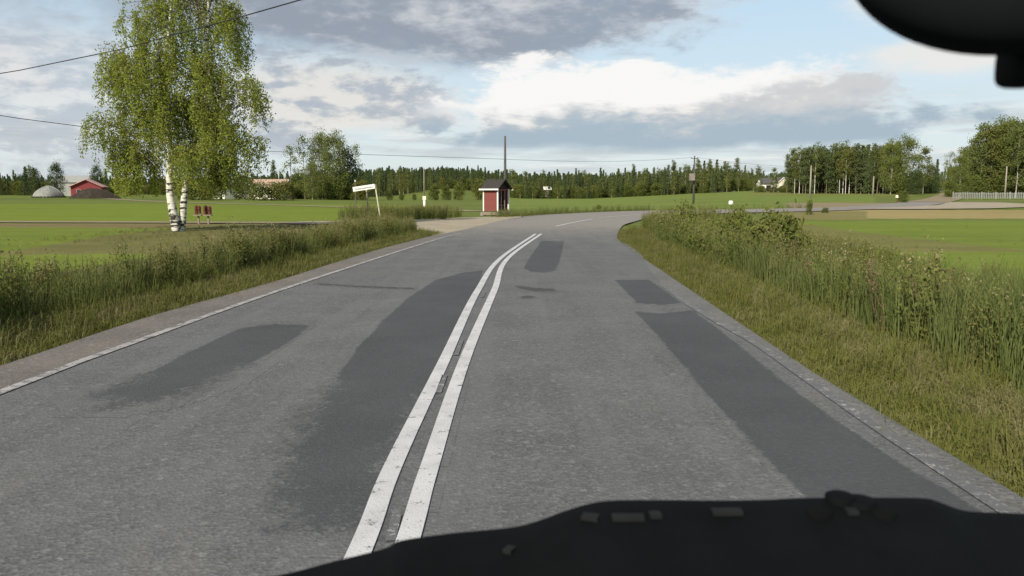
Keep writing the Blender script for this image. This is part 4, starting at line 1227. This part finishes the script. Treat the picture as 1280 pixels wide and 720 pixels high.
# pale tarpaulin dome over a stack
p = gp(65, 186)
dm_ = thing('tarpaulin_dome', 'pale grey tarpaulin dome on the field left of the red barn', 'dome', (p.x, p.y, p.z))
dm_.scale = (.86, .86, .95)
vs, fs = [], []
NA, NR = 28, 9
for j in range(NR + 1):
    q = j / NR
    for k in range(NA):
        a = 2 * PI * k / NA
        rr = 3.5 * math.cos(q * PI / 2) ** .75 * (1 + .035 * math.cos(7 * a) * (1 - q))
        vs.append((rr * math.cos(a) * 1.02, rr * math.sin(a) * 1.3, 2.95 * q ** .92 * (1 + .02 * math.sin(5 * a)) - .1))
for j in range(NR):
    for k in range(NA):
        fs.append((j * NA + k, j * NA + (k + 1) % NA, (j + 1) * NA + (k + 1) % NA, (j + 1) * NA + k))
MB().add(vs, fs).build('tarpaulin', M['tarp'], dm_, True)
b = MB()
for k in range(0, NA, 4):
    a = 2 * PI * k / NA
    b.tube([(3.5 * math.cos(a) * (math.cos(q * PI / 2) ** .75) * 1.04, 4.6 * math.sin(a) * (math.cos(q * PI / 2) ** .75), 3.0 * q ** .92 - .06) for q in (0, .2, .4, .6, .8, .97)], .03, 4)
b.build('rope', M['steel'], dm_)
b = MB()
for k in range(30):
    a = 2 * PI * k / 30
    b.tube([(3.7 * math.cos(a) - .0, 4.8 * math.sin(a), .16), (3.7 * math.cos(a + .16), 4.8 * math.sin(a + .16), .12)], .15, 6)
b.build('weight_tyres', M['dark'], dm_)

# dark earth mound in front of the barn
p = gp(120, 172)
vs, fs = [], []
NA, NR = 40, 10
for j in range(NR + 1):
    q = j / NR
    for k in range(NA):
        a = 2 * PI * k / NA
        n_ = 1 + .06 * math.sin(3 * a + 1) + .04 * math.sin(7 * a)
        vs.append((5.6 * (1 - q) * math.cos(a) * n_, 3.2 * (1 - q) * math.sin(a) * n_, 2.2 * (1 - (1 - q) ** 2.1) ** 1.1 * (1 + .06 * math.sin(4 * a)) - .15))
for j in range(NR):
    for k in range(NA):
        fs.append((j * NA + k, j * NA + (k + 1) % NA, (j + 1) * NA + (k + 1) % NA, (j + 1) * NA + k))
o = MB().add(vs, fs).build('earth_mound', M['earth'], None, True); o.location = (p.x, p.y, p.z)
tag(o, 'dark brown heap of earth in front of the red barn', 'earth mound')

# ------------------------------------------------------------------ red roadside shelter
SY = 59.0
sx = at(620, 268, SY).x
sh = thing('roadside_shelter', 'small red wooden shelter with dark roof and white corners at the junction', 'shelter', (sx, SY + .6, -.03), R(-37))
sh.scale = (.90, .90, .97)
W2, D2, ZB, ZW = .72, .70, .32, 1.98
# floor, stones
b = MB(); b.box((0, 0, .20), (1.9, 1.75, .10)); b.box((0, -.80, .09), (1.75, .12, .12)); b.box((0, .80, .09), (1.75, .12, .12)); b.build('plank_floor', M['wood'], sh)
for i, (x, y) in enumerate(((-.84, -.72), (.84, -.72), (-.84, .72), (.84, .72))):
    b = MB()
    vs = []; fs = []
    for j in range(4):
        for k in range(8):
            a = 2 * PI * k / 8 + i; rr = (.22, .25, .22, .15)[j] * (1 + .1 * math.sin(3 * a + i))
            vs.append((x + rr * math.cos(a), y + rr * math.sin(a), (-.1, .02, .11, .15)[j]))
    for j in range(3):
        for k in range(8): fs.append((j * 8 + k, j * 8 + (k + 1) % 8, (j + 1) * 8 + (k + 1) % 8, (j + 1) * 8 + k))
    fs.append(tuple(24 + k for k in range(8)))
    b.add(vs, fs).build('foot_stone', M['stone'], sh, True)
# boarded front, back and left walls: each board a piece
bm_ = MB().box((0, 0, (ZW - ZB) / 2), (.145, .035, ZW - ZB)).mesh('board', M['red'])
def boards(n, x0, y0, dx_, dy_, turn):
    for i in range(n):
        o = bpy.data.objects.new('board', bm_); C.objects.link(o); o.parent = sh
        o.location = (x0 + dx_ * i, y0 + dy_ * i, ZB + rnd.uniform(-.01, .01)); o.rotation_euler = (0, 0, turn)
boards(9, -W2 + .075, -D2 + (.0), .152, 0, 0)
boards(9, -W2 + .075, D2, .152, 0, 0)
boards(9, -W2, -D2 + .08, 0, .152, PI / 2)
# open right side: posts and slats over a dark inside
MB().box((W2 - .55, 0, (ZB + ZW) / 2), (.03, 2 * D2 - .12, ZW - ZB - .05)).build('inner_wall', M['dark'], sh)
MB().box((.30, 0, .75), (.45, 1.25, .05)).build('bench', M['wood'], sh)
for y in (-.25, .22):
    MB().box((W2, y, (ZB + ZW) / 2), (.045, .07, ZW - ZB)).build('slat', M['wood'], sh)
MB().box((W2, 0, ZB + .06), (.05, 2 * D2 - .1, .10)).build('sill', M['red'], sh)
MB().box((W2, 0, ZW - .07), (.05, 2 * D2 - .1, .12)).build('header', M['red'], sh)
for x, y in ((-W2, -D2), (W2, -D2), (-W2, D2), (W2, D2)):
    MB().box((x + .012 * np.sign(x), y + .012 * np.sign(y), (ZB + ZW) / 2), (.105, .105, ZW - ZB + .02)).build('corner_board', M['white'], sh)
# pitched felt roof, ridge along x
for s in (-1, 1):
    b = MB()
    y1, z1, z2 = s * (D2 + .28), ZW - .04, 2.66
    pr = [(0, z2), (y1, z1), (y1, z1 + .05), (0, z2 + .06)]
    prism(b, pr if s < 0 else pr[::-1], -W2 - .26, W2 + .26)
    b.build('roof', M['felt'], sh)
    MB().box((0, s * (D2 + .30), ZW - .03), (2 * W2 + .56, .035, .11)).build('fascia', M['white'], sh)
for s in (-1, 1):
    b = MB(); b.add([(s * (W2 + .0), -D2, ZW), (s * W2, D2, ZW), (s * W2, 0, 2.60), (s * (W2 - .03), -D2, ZW), (s * (W2 - .03), D2, ZW), (s * (W2 - .03), 0, 2.60)],
                    [(0, 1, 2), (5, 4, 3), (0, 3, 4, 1), (1, 4, 5, 2), (2, 5, 3, 0)])
    b.build('gable', M['dark'], sh)
MB().tube([(-W2 - .27, 0, 2.70), (W2 + .27, 0, 2.70)], .05, 6).build('ridge_cap', M['felt'], sh)

# ------------------------------------------------------------------ street name sign and posts
q0, q1 = at(478, 283, 33), at(469, 232, 33)
sg = thing('street_sign', 'leaning white street name sign with dark lettering on a pale pole', 'street sign', (q0.x, 33, hz(q0.x, 33)))
base = Vector((q0.x, 33, hz(q0.x, 33)))
pt = q1 - base
low_ = Vector((0, 0, -.3)); low_.x = pt.x / pt.z * -.3
MB().tube([low_, pt + (pt - low_) * .02], .027, 8).build('pole', M['post_yellow'], sg, True)
ca, cb = at(441.5, 236.8, 33) - base, at(468.8, 232.7, 33) - base
mid_ = (ca + cb) / 2; ax = (cb - ca); ln_ = ax.length; ang = math.atan2(ax.z, ax.x)
tilt = Matrix.Rotation(-ang, 3, 'Y')
pl = MB().box((mid_.x, -.05, mid_.z), (ln_, .03, .185), tilt=tilt).build('sign_plate', M['sign_white'], sg)
b = MB()
xx = -ln_ / 2 + .10; first = True
while xx < ln_ / 2 - .10:
    w_ = rnd.choice((.022, .034, .038)); h_ = .10 if first else rnd.choice((.055, .055, .06, .085))
    c_ = tilt @ Vector((xx + w_ / 2, -.069, -.045 + h_ / 2))
    b.box((mid_.x + c_.x, c_.y, mid_.z + c_.z), (.012, .006, h_), tilt=tilt)
    c2 = tilt @ Vector((xx + w_, -.069, -.045 + .0275))
    b.box((mid_.x + c2.x, c2.y, mid_.z + c2.z), (.010, .006, .05), tilt=tilt)
    c3 = tilt @ Vector((xx + w_ / 2, -.0685, -.045 + (.05 if rnd.random() < .5 else .006)))
    b.box((mid_.x + c3.x, c3.y, mid_.z + c3.z), (w_, .005, .011), tilt=tilt)
    xx += w_ + .020; first = False
b.build('lettering', M['letter'], pl)
def post(name, label, u0, v0, u1, v1, Y, r, mat, cat='post', cap=None):
    a, c_ = at(u0, v0, Y), at(u1, v1, Y)
    gz = hz(a.x, Y)
    t = thing(name, label, cat, (a.x, Y, gz))
    d = c_ - Vector((a.x, Y, gz))
    MB().tube([(-d.x * .1, 0, -.3), (0, 0, 0), tuple(d)], r, 7).build('shaft', M[mat], t, True)
    if cap: MB().box((d.x, 0, d.z), (r * 2.6, r * 2.6, r * 3)).build('cap', M[cap], t)
    return t
post('marker_post', 'thin pale yellow marker post behind the street sign', 461, 266, 458, 238, 40, .03, 'wood', cap='post_yellow')
post('wooden_post', 'thin grey post standing behind the left end of the street sign', 444.5, 250, 444, 226, 62, .045, 'pole', cap='steel')
post('white_post', 'short white post by the farm track left of the meadow bushes', 530.5, 256, 530.5, 247.5, 100, .16, 'white', cap='cream')
p = gp(912, 104, .30)
bale = thing('wrapped_bale', 'small round white wrapped bale alone on the rising field', 'bale', (p.x, p.y, hz(p.x, p.y)))
vs, fs = [], []
for j in range(7):
    for k in range(12):
        a = 2 * PI * k / 12; h = -.08 + .56 * j / 6; rr = .30 * (1 - abs(j / 6 - .5) ** 3 * 3.2)
        vs.append((rr * math.cos(a), rr * math.sin(a), h))
for j in range(6):
    for k in range(12): fs.append((j * 12 + k, j * 12 + (k + 1) % 12, (j + 1) * 12 + (k + 1) % 12, (j + 1) * 12 + k))
fs.append(tuple(72 + k for k in range(12)))
MB().add(vs, fs).build('wrapping', M['white'], bale, True)

# mailboxes by the side road
MY = 42.2
def mailbox(u, v0, v1, label, deep=.30, w_=.10):
    a, c_ = at(u, v1, MY), at(u, v0, MY)
    h = c_.z - a.z
    t = thing('mailbox', label, 'mailbox', (a.x, MY, a.z), R(rnd.uniform(-8, 8)), 'red mailboxes by the gravel side road')
    b = MB(); prism(b, [(-deep / 2, 0), (deep / 2, 0), (deep / 2, h * .78), (0, h), (-deep / 2, h * .86)], -w_ / 2, w_ / 2); b.build('box', M['mail'], t)
    MB().box((0, -deep / 2 - .012, h * .62), (w_ * .9, .02, h * .42)).build('lid', M['mail'], t)
    MB().box((0, -deep / 2 - .028, h * .5), (w_ * .5, .02, .025)).build('handle', M['dark'], t)
mailbox(245.8, 256.5, 268, 'leftmost dark red mailbox on the left stand by the gravel road')
mailbox(249.4, 257, 267, 'second mailbox from the left, on the right half of the left stand')
mailbox(257.3, 256.5, 268, 'third mailbox from the left, on the left half of the right stand')
mailbox(262.4, 257.5, 268, 'rightmost dark red mailbox on the right stand by the gravel road')
for u, lab in ((247.4, 'wooden mailbox stand nearer the birch trunks'), (259.6, 'wooden mailbox stand farther from the birch trunks')):
    a = at(u, 268.3, MY); gz = hz(a.x, MY)
    t = thing('mailbox_stand', lab, 'mailbox stand', (a.x, MY, gz), 0, 'mailbox stands by the gravel side road')
    hgt = a.z - gz
    MB().box((0, .06, hgt / 2 - .16), (.08, .08, hgt + .28)).build('post', M['wood'], t)
    MB().box((0, 0, hgt - .035), (.42, .30, .05)).build('shelf', M['wood'], t)
# small box on a post at the fork
p = gp(1118, 111)
t = thing('mailbox', 'small cream box on a reddish post beside the round bush at the fork', 'mailbox', (p.x, p.y, p.z))
t.scale = (.42, .42, .6)
MB().box((0, 0, .55), (.12, .12, 1.3)).build('post', M['barn_red'], t)
b = MB(); prism(b, [(-.3, 1.2), (.3, 1.2), (.3, 1.62), (0, 1.8), (-.3, 1.62)], -.35, .35); b.build('box', M['cream'], t)

# ------------------------------------------------------------------ utility poles and wires
def utility_pole(u, vt, Y, label, r=.11, mat='pole', arm=True, box=False, lean=0.0):
    p = gp(u, Y); h = at(u, vt, Y).z - p.z
    t = thing('utility_pole', label, 'utility pole', (p.x, p.y, p.z), 0, 'wooden utility poles')
    MB().tube([(0, 0, -.4), (lean * .5, 0, h * .5), (lean, 0, h)], [r * 1.15, r, r * .75], 8).build('shaft', M[mat], t, True)
    if arm:
        MB().box((lean, 0, h - .35), (.9, .08, .09)).build('cross_arm', M[mat], t)
        for x in (-.4, .4): MB().tube([(lean + x, 0, h - .31), (lean + x, 0, h - .16)], [.035, .05], 6).build('insulator', M['dark'], t)
    if box:
        MB().box((lean * .5 - .35, -.25, h * .56), (.75, .5, .95)).build('transformer', M['stone'], t)
        MB().box((lean * .5 - .25, -.2, h * .45), (1.1, .5, .08)).build('platform', M['dark'], t)
    return Vector((p.x + lean, p.y, p.z + h))
tA = utility_pole(631.5, 170, 78, 'grey utility pole rising behind the red shelter roof', .125, 'pole', False)
tB = utility_pole(865.5, 195, 112, 'utility pole carrying a grey transformer on the rising field', .13, 'pole', True, True)
tC = utility_pole(1010, 207, 150, 'pale utility pole in front of the even wood', .17, 'pale_pole', False)
tD = utility_pole(1088, 220, 168, 'pale utility pole near the end of the even wood by the climbing road', .15, 'pale_pole', False)
tE = utility_pole(531, 211, 240, 'far pale utility pole against the dark wood, over the meadow', .16, 'pale_pole', False)
tF = utility_pole(1252, 208, 142, 'pale utility pole in front of the wood at the far right', .14, 'pale_pole', False)
def wire(pts, label, r=.012, sag=0.0):
    P = []
    for a, c_ in zip(pts[:-1], pts[1:]):
        for k in range(16):
            q = k / 16; p = a.lerp(c_, q); p.z -= sag * 4 * q * (1 - q) * (c_ - a).length / 60
            P.append(p)
    P.append(pts[-1])
    b = MB(); b.tube(P, r, 5); o = b.build('overhead_wire', M['wire'], None, True)
    return tag(o, label, 'wire')
wa, wb = at(24, 88, 38), at(375, 0, 26)
wire([wa + (wa - wb) * 1.2 + Vector((0, 0, .9)), wa, at(150, 62, 33.6), at(305, 20, 28.3), wb, wb + (wb - wa) * 1.2], 'thick black overhead wire passing in front of the upper birch', .022)
wire([at(-160, 120, 30), at(24, 148, 36), at(105, 158.5, 41), at(330, 189, 60), at(631.5, 199, 77.8)], 'thin black overhead wire running from the left to the pole behind the shelter', .016)
wire([at(631.5, 199, 77.9), tB + Vector((-.4, 0, -.2))], 'thin overhead wire between the shelter pole and the transformer pole', .014, .5)
wire([tB + Vector((.4, 0, -.2)), tC + Vector((0, 0, -.1))], 'thin overhead wire between the transformer pole and the pale pole', .014, .5)
wire([tC + Vector((0, 0, -.1)), tD + Vector((0, 0, -.1))], 'thin overhead wire between the two pale poles by the even wood', .014, .5)

# ------------------------------------------------------------------ picket fence at the right
fx0, fx1, FY = gp(1188, 138).x, gp(1330, 138).x, 138
fc = thing('picket_fence', 'grey white picket fence in front of the wood at the right', 'fence', (fx0, FY, hz(fx0, FY)))
LN = fx1 - fx0
def fz(x): return hz(fx0 + x, FY) - hz(fx0, FY)
pk = MB(); x = .0; npk = 0
pm_ = MB().add([(-.075, 0, 0), (.075, 0, 0), (.075, 0, 1.0), (0, 0, 1.1), (-.075, 0, 1.0), (-.075, .03, 0), (.075, .03, 0), (.075, .03, 1.0), (0, .03, 1.1), (-.075, .03, 1.0)],
               [(0, 1, 2, 3, 4), (9, 8, 7, 6, 5), (0, 5, 6, 1), (1, 6, 7, 2), (2, 7, 8, 3), (3, 8, 9, 4), (4, 9, 5, 0)]).mesh('picket', M['fence'])
while x < LN:
    o = bpy.data.objects.new('picket', pm_); C.objects.link(o); o.parent = fc
    o.location = (x, 0, fz(x) + .12 + rnd.uniform(-.02, .02)); o.scale = (1, 1, rnd.uniform(.93, 1.06))
    x += .30; npk += 1
for k in range(9):
    x = LN * k / 8
    MB().box((x, .1, fz(x) + .55), (.12, .12, 1.5)).build('post', M['fence'], fc)
for hh in (.4, .95):
    MB().tube([(LN * k / 8, .06, fz(LN * k / 8) + hh) for k in range(9)], .04, 4).build('rail', M['fence'], fc)

# ------------------------------------------------------------------ inside the vehicle: dashboard and mirror
DY = .80
edge = [(-420, 735), (-200, 730), (24, 733), (200, 730), (330, 722), (420, 701), (482, 685), (500, 676), (560, 667), (640, 659), (675, 650), (705, 639), (735, 630), (765, 625.5), (830, 625), (900, 625.5), (960, 624.5), (1000, 622.5),
        (1090, 622), (1150, 622.5), (1170, 626), (1200, 637), (1225, 640), (1260, 641), (1330, 644), (1600, 652)]
E = []
es = spline(edge, 5)
for u, v in es:
    p = at(float(u), float(v), DY); E.append((p.x, p.z))
ds = thing('dashboard', 'black vehicle dashboard with vent slots along the bottom of the view', 'dashboard', (0, 0, 0))
sec = [(.36, -.50), (.34, -.215), (.42, -.135), (.60, -.060), (.72, -.020), (.78, -.003), (DY, 0.0), (.83, -.018), (.86, -.045), (.90, -.09), (.98, -.14), (1.06, -.26), (1.08, -.62)]
vs, fs = [], []
ns = len(sec)
for (x, z) in E:
    for (y, dz_) in sec: vs.append((x * (.75 + .25 * y / DY) if y < DY else x, y, z + dz_))
for i in range(len(E) - 1):
    for k in range(ns - 1): fs.append((i * ns + k, (i + 1) * ns + k, (i + 1) * ns + k + 1, i * ns + k + 1))
fs.append(tuple(range(ns))); fs.append(tuple((len(E) - 1) * ns + k for k in range(ns))[::-1])
MB().add(vs, fs).build('top_pad', M['dash'], ds, True)
def zedge(x): return float(np.interp(x, [e[0] for e in E], [e[1] for e in E]))
def on_dash(u, v, lift=.001):
    """where a sight line meets the sloping near face of the pad"""
    d = ray(u, v)
    ys_, zs_ = [q[0] for q in sec[1:7]], [q[1] for q in sec[1:7]]
    for t in np.linspace(.36, .80, 600):
        x, z = d[0] * t, EYE + d[2] * t
        surf = zedge(x / (.75 + .25 * t / DY)) + float(np.interp(t, ys_, zs_))
        if z <= surf: return Vector((x, t, surf + lift))
    return Vector((d[0] * .5, .5, EYE + d[2] * .5))
for (u0, v0, u1, v1, th) in ((728, 648, 748, 647.5, 3.2), (765, 648.5, 805, 647.5, 3.6), (812, 645.5, 826, 645, 2.4), (890, 641.5, 927, 641, 4.0), (1058, 640.5, 1071, 640.5, 3.5), (632, 687, 642, 690, 2.5)):
    a, c_ = on_dash(u0, v0), on_dash(u1, v1)
    m2 = (a + c_) / 2
    MB().box((m2.x, m2.y, m2.z), ((c_ - a).length, .012, .004), math.atan2((c_ - a).y, (c_ - a).x)).build('vent_slot', M['dash_glint'], ds)
def knob(u, v, r, h, nm, mt):
    a = on_dash(u, v)
    MB().tube([(a.x, a.y, a.z - .02), (a.x, a.y, a.z + h * .6), (a.x, a.y, a.z + h * .9), (a.x, a.y, a.z + h)], [r, r, r * .8, r * .3], 14).build(nm, M[mt], ds, True)
knob(1050, 625, .015, .006, 'sensor_dome', 'dash')
knob(1075, 628, .016, .003, 'sensor_dome', 'dash')
knob(1024, 641, .013, .002, 'screw_cover', 'dash_dark')
knob(1105, 641, .013, .002, 'screw_cover', 'dash_dark')

MYD = .46
mc = at(1262, -80, MYD)
mr = thing('rear_view_mirror', 'black rear view mirror housing at the top right corner of the view', 'mirror', (mc.x, mc.y, mc.z))
vs, fs = [], []
NA, NR = 64, 20
ra, rb, rd = 200 * .001 * MYD, 139 * .001 * MYD, .028
for j in range(NR + 1):
    f_ = -PI / 2 + PI * j / NR
    cf = math.copysign(abs(math.cos(f_)) ** .55, math.cos(f_)); sf = math.copysign(abs(math.sin(f_)) ** .9, math.sin(f_))
    for k in range(NA):
        a = 2 * PI * k / NA
        ca_, sa_ = math.cos(a), math.sin(a)
        e_ = 2 / 2.15
        vs.append((ra * cf * math.copysign(abs(ca_) ** e_, ca_), rd * sf, rb * cf * math.copysign(abs(sa_) ** e_, sa_)))
for j in range(NR):
    for k in range(NA): fs.append((j * NA + k, j * NA + (k + 1) % NA, (j + 1) * NA + (k + 1) % NA, (j + 1) * NA + k))
MB().add(vs, fs).build('housing', M['mirror'], mr, True)
a0_, a1_ = at(1260, 58, MYD + .02) - mc, at(1306, 105, MYD + .02) - mc
cx_, cz_ = (a0_.x + a1_.x) / 2, (a0_.z + a1_.z) / 2
b = MB()
prof = []
for k in range(24):
    a = 2 * PI * k / 24
    prof.append((cx_ + (a1_.x - a0_.x) / 2 * math.copysign(abs(math.cos(a)) ** .5, math.cos(a)), cz_ + (a0_.z - a1_.z) / 2 * 1.15 * math.copysign(abs(math.sin(a)) ** .5, math.sin(a))))
vs = []
for y, s in ((.008, .9), (.012, 1), (.03, 1), (.034, .9)):
    for (x, z) in prof: vs.append((cx_ + (x - cx_) * s, y, cz_ + (z - cz_) * s))
fs = [(j * 24 + k, j * 24 + (k + 1) % 24, (j + 1) * 24 + (k + 1) % 24, (j + 1) * 24 + k) for j in range(3) for k in range(24)] + [tuple(range(24))[::-1], tuple(72 + k for k in range(24))]
b.add(vs, fs).build('dimmer_tab', M['mirror'], mr, True)
MB().tube([(.0, .02, rb * .7), (.0, .05, rb * 1.2), (.0, .10, rb * 1.7)], [.014, .013, .02], 10).build('arm', M['mirror'], mr, True)
